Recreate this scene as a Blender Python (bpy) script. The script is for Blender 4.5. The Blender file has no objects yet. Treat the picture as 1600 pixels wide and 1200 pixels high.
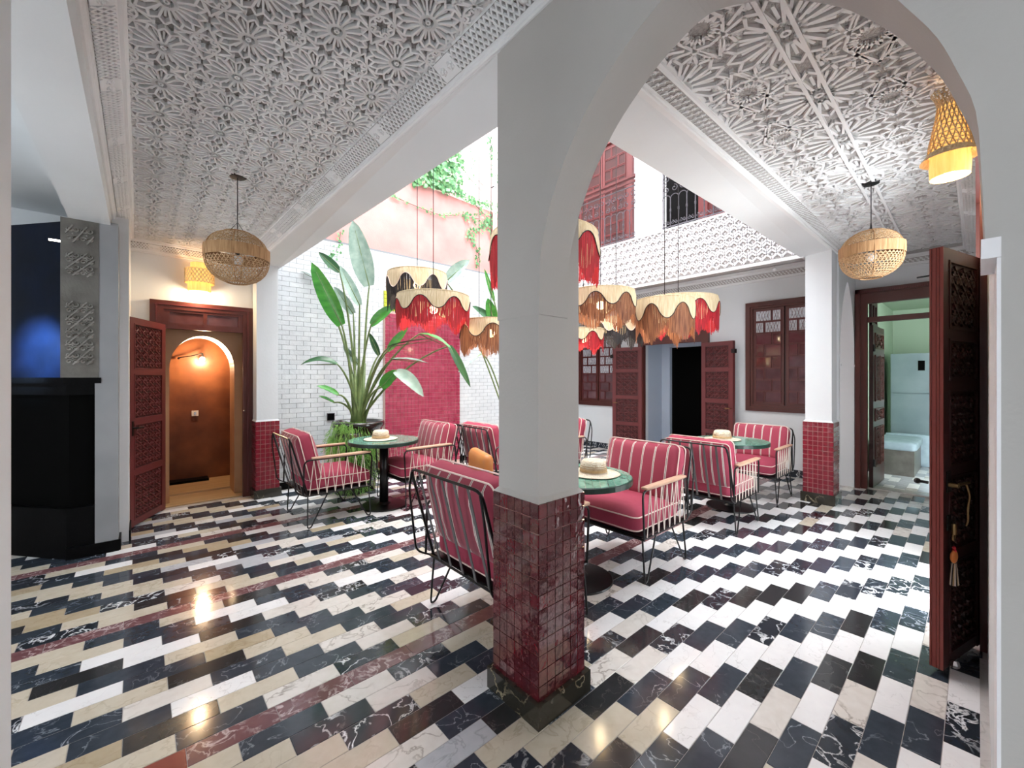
import bpy, bmesh, math, random
from math import sin, cos, pi, radians, atan2, hypot
from mathutils import Vector, Matrix

R = random.Random(7)
scene = bpy.context.scene
col = scene.collection

# ------------------------------------------------------------------ camera
YAW = radians(41.74)
SN, CS = sin(YAW), cos(YAW)
EYE = 1.55
cam_data = bpy.data.cameras.new('camera')
cam = bpy.data.objects.new('camera', cam_data)
col.objects.link(cam)
cam.location = (0, 0, EYE)
cam.rotation_euler = (pi/2, 0, -YAW)
cam_data.sensor_width = 36
cam_data.lens = 36*650/1600
cam_data.shift_y = -10/1600
cam_data.clip_start = 0.05
scene.camera = cam

# ------------------------------------------------------------------ world, light, exposure
world = bpy.data.worlds.new('sky')
scene.world = world
world.use_nodes = True
wn = world.node_tree
wn.nodes['Background'].inputs['Color'].default_value = (0.91, 0.97, 1.0, 1)
wn.nodes['Background'].inputs['Strength'].default_value = 3.0
sun_d = bpy.data.lights.new('sun', 'SUN')
sun_d.energy = 2.2
sun_d.angle = radians(35)
sun_d.color = (1.0, 0.98, 0.95)
sun_o = bpy.data.objects.new('sun', sun_d)
col.objects.link(sun_o)
sun_o.rotation_euler = (radians(14), radians(-10), 0)
vs = scene.view_settings
vs.view_transform = 'Standard'
vs.look = 'None'
vs.gamma = 1
vs.use_curve_mapping = False
vs.exposure = 1.75


def at(px, py, d):
    """world point seen at photo pixel px, py at depth d (a design-time ruler)"""
    u, v = (px-800)/650, (590-py)/650
    return Vector((d*(SN+CS*u), d*(CS-SN*u), EYE+v*d))


# ------------------------------------------------------------------ materials
def nodes_of(name):
    m = bpy.data.materials.new(name)
    m.use_nodes = True
    nt = m.node_tree
    return m, nt, nt.nodes['Principled BSDF']


def hexc(h):
    h = h.lstrip('#')
    o = []
    for i in (0, 2, 4):
        c = int(h[i:i+2], 16)/255
        o.append(c/12.92 if c <= .04045 else ((c+.055)/1.055)**2.4)
    return (*o, 1)


def mat(name, c1, c2=None, rough=.5, metal=0, scale=8, bump=0, bscale=60, emit=None, estr=0,
        spec=.5, coat=0, rand=0, detail=3, stretch=None):
    m, nt, b = nodes_of(name)
    N, L = nt.nodes, nt.links
    c1 = hexc(c1) if isinstance(c1, str) else c1
    b.inputs['Roughness'].default_value = rough
    b.inputs['Metallic'].default_value = metal
    b.inputs['Specular IOR Level'].default_value = spec
    b.inputs['Coat Weight'].default_value = coat
    b.inputs['Coat Roughness'].default_value = .05
    b.inputs['Base Color'].default_value = c1
    geo = N.new('ShaderNodeNewGeometry')
    vec = geo.outputs['Position']
    if stretch:
        mp = N.new('ShaderNodeMapping')
        mp.inputs['Scale'].default_value = stretch
        L.new(vec, mp.inputs['Vector'])
        vec = mp.outputs['Vector']
    if c2:
        c2 = hexc(c2) if isinstance(c2, str) else c2
        nz = N.new('ShaderNodeTexNoise')
        nz.inputs['Scale'].default_value = scale
        nz.inputs['Detail'].default_value = detail
        L.new(vec, nz.inputs['Vector'])
        mr = N.new('ShaderNodeMapRange')
        mr.inputs['From Min'].default_value = .3
        mr.inputs['From Max'].default_value = .7
        L.new(nz.outputs['Fac'], mr.inputs['Value'])
        fac = mr.outputs['Result']
        if rand:
            oi = N.new('ShaderNodeObjectInfo')
            mx0 = N.new('ShaderNodeMix')
            mx0.inputs[0].default_value = rand
            L.new(fac, mx0.inputs[2])
            L.new(oi.outputs['Random'], mx0.inputs[3])
            fac = mx0.outputs[0]
        mx = N.new('ShaderNodeMix')
        mx.data_type = 'RGBA'
        mx.inputs[6].default_value = c1
        mx.inputs[7].default_value = c2
        L.new(fac, mx.inputs[0])
        L.new(mx.outputs[2], b.inputs['Base Color'])
    if bump:
        n2 = N.new('ShaderNodeTexNoise')
        n2.inputs['Scale'].default_value = bscale
        n2.inputs['Detail'].default_value = 2
        L.new(vec, n2.inputs['Vector'])
        bp = N.new('ShaderNodeBump')
        bp.inputs['Strength'].default_value = bump
        bp.inputs['Distance'].default_value = .02
        L.new(n2.outputs['Fac'], bp.inputs['Height'])
        L.new(bp.outputs['Normal'], b.inputs['Normal'])
    if emit:
        b.inputs['Emission Color'].default_value = hexc(emit)
        b.inputs['Emission Strength'].default_value = estr
    return m


def marble(name, base, base2, vein, amount, rough=.11, scale=9, width=.03, mottle=3):
    m, nt, b = nodes_of(name)
    N, L = nt.nodes, nt.links
    b.inputs['Roughness'].default_value = rough
    b.inputs['Specular IOR Level'].default_value = .5
    geo = N.new('ShaderNodeNewGeometry')
    oi = N.new('ShaderNodeObjectInfo')
    ad = N.new('ShaderNodeVectorMath')
    ad.operation = 'MULTIPLY_ADD'
    ad.inputs[1].default_value = (1, 1, 1)
    cb = N.new('ShaderNodeCombineXYZ')
    ml = N.new('ShaderNodeMath')
    ml.operation = 'MULTIPLY'
    ml.inputs[1].default_value = 37
    L.new(oi.outputs['Random'], ml.inputs[0])
    for i in range(3):
        L.new(ml.outputs[0], cb.inputs[i])
    L.new(geo.outputs['Position'], ad.inputs[0])
    L.new(cb.outputs[0], ad.inputs[2])
    n1 = N.new('ShaderNodeTexNoise')
    n1.inputs['Scale'].default_value = scale
    n1.inputs['Detail'].default_value = 7
    n1.inputs['Distortion'].default_value = .5
    L.new(ad.outputs[0], n1.inputs['Vector'])
    sb = N.new('ShaderNodeMath')
    sb.operation = 'SUBTRACT'
    sb.inputs[1].default_value = .5
    ab = N.new('ShaderNodeMath')
    ab.operation = 'ABSOLUTE'
    L.new(n1.outputs['Fac'], sb.inputs[0])
    L.new(sb.outputs[0], ab.inputs[0])
    mr = N.new('ShaderNodeMapRange')
    mr.inputs['From Min'].default_value = 0
    mr.inputs['From Max'].default_value = width
    mr.inputs['To Min'].default_value = amount
    mr.inputs['To Max'].default_value = 0
    L.new(ab.outputs[0], mr.inputs['Value'])
    n3 = N.new('ShaderNodeTexNoise')
    n3.inputs['Scale'].default_value = mottle
    L.new(ad.outputs[0], n3.inputs['Vector'])
    gm = N.new('ShaderNodeMapRange')
    gm.inputs['From Min'].default_value = .4
    gm.inputs['From Max'].default_value = .6
    L.new(n3.outputs['Fac'], gm.inputs['Value'])
    mm = N.new('ShaderNodeMath')
    mm.operation = 'MULTIPLY'
    L.new(mr.outputs[0], mm.inputs[0])
    L.new(gm.outputs[0], mm.inputs[1])
    n2 = N.new('ShaderNodeTexNoise')
    n2.inputs['Scale'].default_value = 22
    n2.inputs['Detail'].default_value = 5
    L.new(ad.outputs[0], n2.inputs['Vector'])
    m2 = N.new('ShaderNodeMix')
    m2.data_type = 'RGBA'
    m2.inputs[6].default_value = hexc(base)
    m2.inputs[7].default_value = hexc(base2)
    L.new(n2.outputs['Fac'], m2.inputs[0])
    m3 = N.new('ShaderNodeMix')
    m3.data_type = 'RGBA'
    L.new(m2.outputs[2], m3.inputs[6])
    m3.inputs[7].default_value = hexc(vein)
    L.new(mm.outputs[0], m3.inputs[0])
    L.new(m3.outputs[2], b.inputs['Base Color'])
    return m


def striped(name, red, cream, dark, period):
    m, nt, b = nodes_of(name)
    N, L = nt.nodes, nt.links
    b.inputs['Roughness'].default_value = .85
    b.inputs['Sheen Weight'].default_value = .3
    tc = N.new('ShaderNodeTexCoord')
    sx = N.new('ShaderNodeSeparateXYZ')
    L.new(tc.outputs['Object'], sx.inputs[0])
    dv = N.new('ShaderNodeMath')
    dv.operation = 'DIVIDE'
    dv.inputs[1].default_value = period
    L.new(sx.outputs['Y'], dv.inputs[0])
    ad = N.new('ShaderNodeMath')
    ad.operation = 'ADD'
    ad.inputs[1].default_value = 20.38
    L.new(dv.outputs[0], ad.inputs[0])
    fr = N.new('ShaderNodeMath')
    fr.operation = 'FRACT'
    L.new(ad.outputs[0], fr.inputs[0])
    rp = N.new('ShaderNodeValToRGB')
    rp.color_ramp.interpolation = 'CONSTANT'
    e = rp.color_ramp.elements
    e[0].position = 0
    e[0].color = hexc(red)
    e[1].position = .73
    e[1].color = hexc(cream)
    for p, c in ((.770, dark), (.800, cream), (.815, dark), (.835, cream), (.875, red)):
        k = e.new(p)
        k.color = hexc(c)
    L.new(fr.outputs[0], rp.inputs[0])
    L.new(rp.outputs[0], b.inputs['Base Color'])
    return m


M = {}
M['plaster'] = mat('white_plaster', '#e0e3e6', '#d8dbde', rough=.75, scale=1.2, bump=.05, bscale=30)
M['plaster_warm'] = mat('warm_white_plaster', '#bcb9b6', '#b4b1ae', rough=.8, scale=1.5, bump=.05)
M['stucco'] = mat('carved_stucco', '#e9eaec', '#e2e3e5', rough=.8, scale=3)
M['stucco_deep_shade'] = mat('stucco_deep_shade', '#9e9b9a', '#8a8786', rough=.9, scale=60, bump=.4, bscale=90)  # darker stucco: shadow in the carved recesses put into the colour
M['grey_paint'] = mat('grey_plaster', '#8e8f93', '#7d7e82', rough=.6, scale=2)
M['stucco_soft_shade'] = mat('stucco_shade', '#b9b6b5', '#a5a2a1', rough=.9, scale=60, bump=.4, bscale=90)  # softer recess shadow of the white stucco, put into the colour
M['white'] = mat('white_paint', '#ecebef', rough=.6)
M['grout'] = mat('floor_grout', '#b3adab', '#96918f', rough=.8, scale=12)
M['t_white'] = marble('white_marble', '#f1f1f3', '#e6e5e8', '#a9a6a8', .5, width=.012)
M['t_streak'] = marble('streaked_marble', '#e6e2de', '#cfc8c2', '#948b84', .9, scale=7, width=.03)
M['t_cream'] = marble('cream_marble', '#d2cabc', '#bdb29e', '#9c8d75', .5, width=.03)
M['t_tan'] = marble('tan_marble', '#bdae98', '#a69679', '#8a775c', .5, width=.03)
M['t_grey'] = marble('grey_marble', '#c4c6cc', '#aeb1b9', '#8b8d94', .6, width=.03)
M['t_black'] = marble('black_marble', '#252c35', '#3f4854', '#aab1bb', .8, scale=6, width=.009)
M['t_blackv'] = marble('veined_black_marble', '#1d2129', '#323943', '#eceef2', 1.0, scale=11, width=.03, mottle=3)
M['t_blackd'] = marble('dark_brown_black_marble', '#242527', '#36373a', '#7b7876', .5, width=.01)
M['t_purple'] = marble('purple_breccia', '#7d5558', '#5e3f45', '#c9b5b5', .9, scale=16, width=.05, mottle=7)
M['t_red'] = marble('red_marble', '#8e4a40', '#7a3b38', '#b98880', .5)
M['black_stone'] = marble('black_stone', '#060607', '#0b0b0c', '#2b2b2d', .4, rough=.4, width=.006)
M['black_stone'].node_tree.nodes['Principled BSDF'].inputs['Specular IOR Level'].default_value = .06
M['plinth_stone'] = marble('veined_plinth_stone', '#24221d', '#3a372f', '#b3a68c', 1.0, rough=.15, scale=5, width=.012, mottle=4)
M['zellige'] = mat('burgundy_zellige', '#3f0a13', '#651823', rough=.07, scale=14, bump=.5, bscale=16, coat=1, rand=.6)
M['zellige_b'] = mat('crimson_zellige', '#8e2434', '#6a1524', rough=.12, scale=25, bump=.2, bscale=30, coat=.4)
M['zellige_wall'] = mat('pink_burgundy_zellige', '#8d2742', '#a9455c', rough=.14, scale=9, bump=.2, bscale=30, coat=.4)
M['zgrout'] = mat('zellige_grout', '#c9aaa1', rough=.9)
M['brick'] = mat('white_glazed_brick', '#dfe2e4', '#c9cdd1', rough=.25, scale=6, bump=.15, bscale=25, rand=.5)
M['bgrout'] = mat('brick_grout', '#8b8f94', rough=.9)
M['pink'] = mat('pink_render', '#d6918c', '#e0a8a2', rough=.85, scale=2, bump=.1)
M['pink_glare'] = mat('pink_render_glare', '#eed3cd', '#f0dcd8', rough=.85, scale=2)  # pink render with the overexposure of the upper wall put into its colour
M['yellowgreen'] = mat('yellow_green_zellige', '#a9b32c', '#c3c83c', rough=.15, scale=20, coat=.4)
M['wood'] = mat('maroon_wood', '#4c1f1a', '#5a2a24', rough=.38, scale=6, stretch=(1, 1, .15), bump=.05)
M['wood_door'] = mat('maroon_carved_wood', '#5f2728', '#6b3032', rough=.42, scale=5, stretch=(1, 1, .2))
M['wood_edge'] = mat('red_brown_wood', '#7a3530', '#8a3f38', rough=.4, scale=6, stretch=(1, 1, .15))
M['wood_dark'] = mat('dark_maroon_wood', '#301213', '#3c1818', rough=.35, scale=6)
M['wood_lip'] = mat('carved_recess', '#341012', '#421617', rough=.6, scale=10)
M['arm_wood'] = mat('pale_armrest_wood', '#c9a58e', '#b48f78', rough=.5, scale=8, stretch=(1, 6, 6))
M['steel'] = mat('black_steel', '#101012', rough=.35, metal=.3)
M['strap'] = mat('grey_elastic_strap', '#5f5d5f', rough=.8)
M['cord'] = mat('cream_cord', '#d9cec4', rough=.8)
M['fabric'] = mat('rose_red_fabric', '#9c3850', '#933148', rough=.85, scale=5, bump=.12, bscale=14)
M['stripe'] = striped('striped_red_fabric', '#98354b', '#e6dbd4', '#3a2428', .112)
M['piping'] = mat('cream_piping', '#dfc9c2', rough=.8)
M['green_tile'] = mat('green_zellige', '#4a8472', '#8dc0ae', rough=.12, scale=30, coat=.5, rand=.6)
M['green_edge'] = mat('dark_green_rim', '#143129', rough=.3)
M['straw'] = mat('straw', '#e6dccb', '#d0c2aa', rough=.85, scale=40, bump=.6, bscale=120)
M['straw_dark'] = mat('straw_band', '#c0a57e', '#a68860', rough=.85, scale=40)
M['raffia'] = mat('raffia', '#b8926a', '#96714c', rough=.85, scale=70, stretch=(1, 1, .08), bump=.4, bscale=90)
M['raffia_cream'] = mat('cream_raffia', '#e6d6b6', '#cdb68e', rough=.85, scale=70, stretch=(1, 1, .08), bump=.4, bscale=90)
M['weave'] = mat('woven_cane', '#9d7c58', '#c2a27c', rough=.8, scale=50)
M['f_red'] = mat('red_fringe', '#8a0c18', '#cf2838', rough=.7, scale=150, stretch=(1, 1, .03), detail=1)
M['f_black'] = mat('black_fringe', '#0c0b0d', '#353033', rough=.7, scale=150, stretch=(1, 1, .03), detail=1)
M['f_brown'] = mat('brown_fringe', '#56291a', '#a9714d', rough=.7, scale=150, stretch=(1, 1, .03), detail=1)
M['bulb'] = mat('warm_bulb', '#ffe2ae', emit='#ffd79a', estr=9)
M['bulb_w'] = mat('white_bulb', '#fff4e0', emit='#fff0d6', estr=7)
M['glow_raffia'] = mat('lit_raffia', '#e8c98f', '#cfa562', rough=.9, scale=60, stretch=(1, 1, .08), emit='#ffb860', estr=.35)
M['leaf'] = mat('banana_leaf', '#2f7a2a', '#4c9c3a', rough=.35, scale=5, stretch=(1, 1, 3))
M['leaf_pale'] = mat('leaf_underside', '#7f9c8e', '#a9bfb2', rough=.5, scale=10)
M['leaf_dark'] = mat('dark_leaf', '#1f4a2a', '#2f6238', rough=.35, scale=6)
M['stalk'] = mat('stalk', '#54683e', '#738650', rough=.5, scale=14)
M['fern'] = mat('fern_green', '#5f9a3f', '#a3d070', rough=.6, scale=18)
M['ivy'] = mat('ivy_green', '#3f8a58', '#86b878', rough=.5, scale=22)
M['stem'] = mat('stem_brown', '#5c4a3d', rough=.8)
M['pot'] = mat('dark_glazed_pot', '#191917', '#2a2824', rough=.2, scale=8, coat=.5)
M['soil'] = mat('soil', '#2a2019', rough=.95)
M['rust'] = mat('rust_tadelakt', '#8c5635', '#512a1c', rough=.4, scale=2.2, detail=6, spec=.4)
M['tadelakt'] = mat('cream_tadelakt', '#b98d68', '#a67a56', rough=.35, scale=3)
M['cement'] = mat('grey_stone', '#67645f', '#504d48', rough=.35, scale=8, bump=.1)
M['carved_stone'] = mat('carved_grey_stone', '#8f8c87', '#6a6762', rough=.3, scale=12)
M['black_blue'] = mat('polished_blue_black_plaster', '#050b18', '#081226', rough=.35, scale=4, bump=.08, bscale=7, spec=.15)
M['black_matte'] = mat('black_panel', '#020202', rough=.7, spec=.05)
M['iron'] = mat('wrought_iron', '#454249', '#5a575f', rough=.5, metal=.2, scale=20)
M['iron_dark'] = mat('dark_wrought_iron', '#2f2b33', rough=.5, metal=.2)
M['glass'] = mat('window_glass', '#451c20', '#6d4a4e', rough=.06, scale=4, spec=.9)
M['glass_lit'] = mat('pale_window_glass', '#a9aeb6', '#d3d6dc', rough=.06, scale=30, spec=.9)
M['brass'] = mat('brass', '#8f7650', rough=.35, metal=.9)
M['chrome'] = mat('chrome', '#c9c9cc', rough=.18, metal=1)
M['kitchen'] = mat('pale_green_paint', '#b3c6b0', '#acc0a9', rough=.8, scale=1)
M['fridge'] = mat('brushed_steel_fridge', '#8fa2a8', '#9fb1b6', rough=.3, metal=.7, scale=3)
M['teal'] = mat('pale_blue_cushion', '#8799a3', '#97a9b2', rough=.8, scale=9)
M['blue_wall'] = mat('pale_blue_paint', '#b9c4d4', rough=.8)
M['tan'] = mat('tan_leather', '#b9713c', '#c5803f', rough=.45, scale=5)
M['threshold'] = marble('threshold_marble', '#cfcccb', '#b5b2b2', '#9a9696', .5)
M['orange'] = mat('orange_bead', '#d17a3a', rough=.5)
M['wood_floor'] = mat('pale_step_stone', '#b79a74', '#a0835e', rough=.4, scale=4, stretch=(.3, 3, 3))


# ------------------------------------------------------------------ mesh building
class MB:
    def __init__(s):
        s.v, s.f, s.mi, s.sm = [], [], [], []
        s.cur, s.smooth = 0, False

    def add(s, vs, fs):
        o = len(s.v)
        s.v += [tuple(p) for p in vs]
        for f in fs:
            s.f.append(tuple(o+i for i in f))
            s.mi.append(s.cur)
            s.sm.append(s.smooth)

    BF = [(0, 3, 2, 1), (4, 5, 6, 7), (0, 1, 5, 4), (1, 2, 6, 5), (2, 3, 7, 6), (3, 0, 4, 7)]

    def box(s, a, b):
        x0, x1 = sorted((a[0], b[0]))
        y0, y1 = sorted((a[1], b[1]))
        z0, z1 = sorted((a[2], b[2]))
        s.add([(x0, y0, z0), (x1, y0, z0), (x1, y1, z0), (x0, y1, z0), (x0, y0, z1), (x1, y0, z1), (x1, y1, z1), (x0, y1, z1)], MB.BF)
        return s

    def hexa(s, p):      # eight corners, lower ring then upper ring
        s.add(p, MB.BF)
        return s

    def obox(s, c, ax, ay, az):   # centre and three half-vectors
        c, ax, ay, az = Vector(c), Vector(ax), Vector(ay), Vector(az)
        p = [c-ax-ay-az, c+ax-ay-az, c+ax+ay-az, c-ax+ay-az, c-ax-ay+az, c+ax-ay+az, c+ax+ay+az, c-ax+ay+az]
        s.add(p, MB.BF)
        return s

    def bar(s, a, b, w, h, up=(0, 0, 1)):  # a strip from a to b, width w, height h along up
        a, b, up = Vector(a), Vector(b), Vector(up)
        d = b-a
        if d.length < 1e-6:
            return s
        side = d.cross(up)
        if side.length < 1e-6:
            side = Vector((1, 0, 0))
        side.normalize()
        s.obox((a+b)/2, d/2, side*w/2, up.normalized()*h/2)
        return s

    def tube(s, pts, r, n=6, closed=False, cap=True):
        pts = [Vector(p) for p in pts]
        m = len(pts)
        rr = r if isinstance(r, (list, tuple)) else [r]*m
        t0 = (pts[1]-pts[0]).normalized()
        u = t0.orthogonal().normalized()
        ring, base = [], len(s.v)
        vs = []
        for i, p in enumerate(pts):
            if closed:
                t = pts[(i+1) % m]-pts[i-1]
            else:
                t = pts[min(i+1, m-1)]-pts[max(i-1, 0)]
            if t.length < 1e-9:
                t = t0
            t.normalize()
            u = u-t*u.dot(t)
            if u.length < 1e-6:
                u = t.orthogonal()
            u.normalize()
            w = t.cross(u)
            for k in range(n):
                a = 2*pi*k/n
                vs.append(p+(u*cos(a)+w*sin(a))*rr[i])
        fs = []
        for i in range(m if closed else m-1):
            j = (i+1) % m
            for k in range(n):
                k2 = (k+1) % n
                fs.append((i*n+k, i*n+k2, j*n+k2, j*n+k))
        if cap and not closed:
            fs.append(tuple(range(n-1, -1, -1)))
            fs.append(tuple((m-1)*n+k for k in range(n)))
        s.add(vs, fs)
        return s

    def lathe(s, prof, c=(0, 0, 0), n=24, wob=None):
        vs, fs = [], []
        for i, (r, z) in enumerate(prof):
            for k in range(n):
                a = 2*pi*k/n
                q = wob(a, i) if wob else 1
                vs.append((c[0]+r*q*cos(a), c[1]+r*q*sin(a), c[2]+z))
        for i in range(len(prof)-1):
            for k in range(n):
                k2 = (k+1) % n
                fs.append((i*n+k, i*n+k2, (i+1)*n+k2, (i+1)*n+k))
        s.add(vs, fs)
        return s

    def disc(s, c, r, n=24, up=1):
        vs = [(c[0]+r*cos(2*pi*k/n), c[1]+r*sin(2*pi*k/n), c[2]) for k in range(n)]
        s.add(vs, [tuple(range(n)) if up > 0 else tuple(range(n-1, -1, -1))])
        return s

    def rbox(s, c, h, r, n=5, puff=0, rot=None, wr=0):   # cushion: rounded box
        vs, fs, idx = [], [], {}
        hx, hy, hz = h
        def vid(p):
            k = tuple(round(q, 4) for q in p)
            if k not in idx:
                idx[k] = len(vs)
                inner = Vector((max(-hx+r, min(hx-r, p[0]*hx)), max(-hy+r, min(hy-r, p[1]*hy)), max(-hz+r, min(hz-r, p[2]*hz))))
                q = Vector((p[0]*hx, p[1]*hy, p[2]*hz))-inner
                q = inner+(q.normalized()*r if q.length > 1e-9 else q)
                q.z += puff*p[2]*(1-p[0]**4)*(1-p[1]**4)
                if wr:
                    q.z += wr*sin(9*p[0]+2*p[1])*cos(7*p[1])*(1-p[0]**2)*.5
                    e = max(abs(p[0]), abs(p[1]))
                    q.x += wr*.6*sin(11*p[1])*e**4*(1 if p[0] > 0 else -1)*abs(p[0])
                    q.y += wr*.6*sin(10*p[0]+1)*e**4*(1 if p[1] > 0 else -1)*abs(p[1])
                if rot:
                    q = rot @ q
                vs.append(q+Vector(c))
            return idx[k]
        st = [-1+2*i/n for i in range(n+1)]
        # denser near the edge
        st = [math.copysign(abs(t)**.7, t) for t in st]
        for ax in range(3):
            for sg in (-1, 1):
                for i in range(n):
                    for j in range(n):
                        q = []
                        for (a, b) in ((st[i], st[j]), (st[i+1], st[j]), (st[i+1], st[j+1]), (st[i], st[j+1])):
                            p = [0, 0, 0]
                            p[ax] = sg
                            p[(ax+1) % 3] = a
                            p[(ax+2) % 3] = b
                            q.append(vid(tuple(p)))
                        if sg < 0:
                            q.reverse()
                        fs.append(tuple(q))
        s.add(vs, fs)
        return s

    def sphere(s, c, r, n=12, m=8, sc=(1, 1, 1)):
        pr = [(max(1e-4, r*sin(pi*i/m)), -r*cos(pi*i/m)) for i in range(m+1)]
        vs, fs = [], []
        for (q, z) in pr:
            for k in range(n):
                a = 2*pi*k/n
                vs.append((c[0]+q*cos(a)*sc[0], c[1]+q*sin(a)*sc[1], c[2]+z*sc[2]))
        for i in range(m):
            for k in range(n):
                k2 = (k+1) % n
                fs.append((i*n+k, i*n+k2, (i+1)*n+k2, (i+1)*n+k))
        s.add(vs, fs)
        return s

    def mesh(s, name, mats):
        me = bpy.data.meshes.new(name)
        me.from_pydata(s.v, [], s.f)
        for m in (mats if isinstance(mats, (list, tuple)) else [mats]):
            me.materials.append(M[m] if isinstance(m, str) else m)
        me.polygons.foreach_set('material_index', s.mi)
        me.polygons.foreach_set('use_smooth', s.sm)
        me.update()
        return me

    def build(s, name, mats, parent=None, **props):
        return link(name, s.mesh(name, mats), parent, **props)


def link(name, me, parent=None, **props):
    o = bpy.data.objects.new(name, me)
    col.objects.link(o)
    if parent is not None:
        o.parent = parent
    for k, v in props.items():
        o[k] = v
    return o


def thing(name, label, cat, loc=(0, 0, 0), rz=0, group=None, rot=None):
    o = bpy.data.objects.new(name, None)
    col.objects.link(o)
    o.empty_display_size = .1
    o.location = loc
    o.rotation_euler = rot if rot else (0, 0, rz)
    o['label'] = label
    o['category'] = cat
    if group:
        o['group'] = group
    return o


def copy_tree(o, parent=None):
    c = o.copy()
    col.objects.link(c)
    c.parent = parent
    for ch in list(o.children):
        copy_tree(ch, c)
    return c


def empty_part(name, parent):
    o = bpy.data.objects.new(name, None)
    col.objects.link(o)
    o.parent = parent
    return o


def arc(c, r, a0, a1, n, ax=(1, 0, 0), ay=(0, 0, 1)):
    c, ax, ay = Vector(c), Vector(ax), Vector(ay)
    return [c+ax*(r*cos(a0+(a1-a0)*i/n))+ay*(r*sin(a0+(a1-a0)*i/n)) for i in range(n+1)]


def round_path(pts, r, n=4):
    """polyline with rounded corners"""
    pts = [Vector(p) for p in pts]
    out = [pts[0]]
    for i in range(1, len(pts)-1):
        a, b, c = pts[i-1], pts[i], pts[i+1]
        d1, d2 = (a-b), (c-b)
        k = min(r, d1.length*.49, d2.length*.49)
        p, q = b+d1.normalized()*k, b+d2.normalized()*k
        for j in range(n+1):
            t = j/n
            out.append(p*(1-t)**2+b*2*t*(1-t)+q*t*t)
    out.append(pts[-1])
    return out


STR = dict(kind='structure')
# ================================================================== THE SETTING
# ---- floor
fl = MB().box((-3.2, -1.6, -.12), (7.62, 6.42, -.0018)).build('floor', 'grout', **STR)
TW, TL, STEP = .1173, .3335, .1690


def tile_mesh(m, x0, x1, y0, y1):
    b = MB()
    g, c = .0011, .0016
    z0, z1 = -.005, 0
    o = [(x0+g, y0+g), (x1-g, y0+g), (x1-g, y1-g), (x0+g, y1-g)]
    i = [(x0+g+c, y0+g+c), (x1-g-c, y0+g+c), (x1-g-c, y1-g-c), (x0+g+c, y1-g-c)]
    b.add([(*p, z0) for p in o]+[(*p, z1-.0012) for p in o]+[(*p, z1) for p in i],
          [(0, 1, 5, 4), (1, 2, 6, 5), (2, 3, 7, 6), (3, 0, 4, 7), (4, 5, 9, 8), (5, 6, 10, 9), (6, 7, 11, 10), (7, 4, 8, 11), (8, 9, 10, 11)])
    return b


def tile_kind(k, dark, x, y):
    if k in (11, 23, 35):
        return 't_red' if (x < .2 and y < 2.3) else 't_purple'
    warm = max(0, min(1, (1.6-x)/2.2+.12)) if y > 1.3 else .14
    if y > 3 and x > 1:
        warm = .22
    if x < 1.75 and y < 1.45:
        warm = .75
    q = R.random()
    if dark:
        return 't_blackv' if q < .24 else ('t_blackd' if q > .86 else 't_black')
    if q < warm*.75:
        return 't_cream' if R.random() < .8 else 't_tan'
    if y > 1.4 and x < 1.6:
        return R.choice(['t_white', 't_streak', 't_streak', 't_grey', 't_white'])
    return R.choice(['t_white', 't_white', 't_white', 't_white', 't_streak'])


tiles = []
for k in range(-9, 48):
    y1 = .921+TW*k
    y0 = y1-TW
    ph = 2.372-STEP*k + (.10 if k > 11 else (-.04 if k > 4 else 0)) + (.05 if k > 23 else 0)
    n0 = math.floor((-3.0-ph)/TL)
    for n in range(n0, n0+34):
        xb = ph+TL*n
        xa = xb-TL
        if xb > 7.6 or xa < -3.0 or y1 > 6.40 or y0 < -.12 and xa > 1.3 or y0 < -.3:
            continue
        if xa < -.5 and y0 < 1.2:
            continue
        # seen by the photograph at all?
        cx, cy = (xa+xb)/2, (y0+y1)/2
        d = cx*SN+cy*CS
        l = cx*CS-cy*SN
        if d < 1.3 or abs(l/d) > 1.42:
            continue
        tiles.append((d, tile_kind(k, n % 2 == 0, cx, cy), xa, xb, y0, y1))
tiles.sort(key=lambda t: t[0])
cache = {}
rest = {}
for i, (d, kd, xa, xb, y0, y1) in enumerate(tiles):
    if i < 300:
        if kd not in cache:
            cache[kd] = tile_mesh(kd, -TL/2, TL/2, -TW/2, TW/2).mesh('tile', kd)
        o = link('tile', cache[kd], fl)
        o.location = ((xa+xb)/2, (y0+y1)/2, R.uniform(-.0002, .0003))
    else:
        rest.setdefault(kd, MB())
        t = tile_mesh(kd, xa, xb, y0, y1)
        rest[kd].add(t.v, t.f)
big, names = MB(), list(rest)
for j, kd in enumerate(names):
    big.cur = j
    big.add(rest[kd].v, rest[kd].f)
big.build('tile', names, fl, kind='stuff')
# ---- marble threshold strip on the right
th = MB().box((1.52, -.045, -.004), (3.45, -.005, .006)).build('trim_1', 'threshold', **STR)

# ---- ceilings
def zl(y):
    return 3.12+(6.4-y)*.0335
def zr(x):
    return 3.15+(7.6-x)*.02

cl = MB()
cl.hexa([(-.3, -1.5, zl(-1.5)), (1.9, -1.5, zl(-1.5)), (1.9, 6.4, zl(6.4)), (-.3, 6.4, zl(6.4)),
         (-.3, -1.5, 3.75), (1.9, -1.5, 3.75), (1.30, 6.4, 3.75), (-.3, 6.4, 3.75)])
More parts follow.
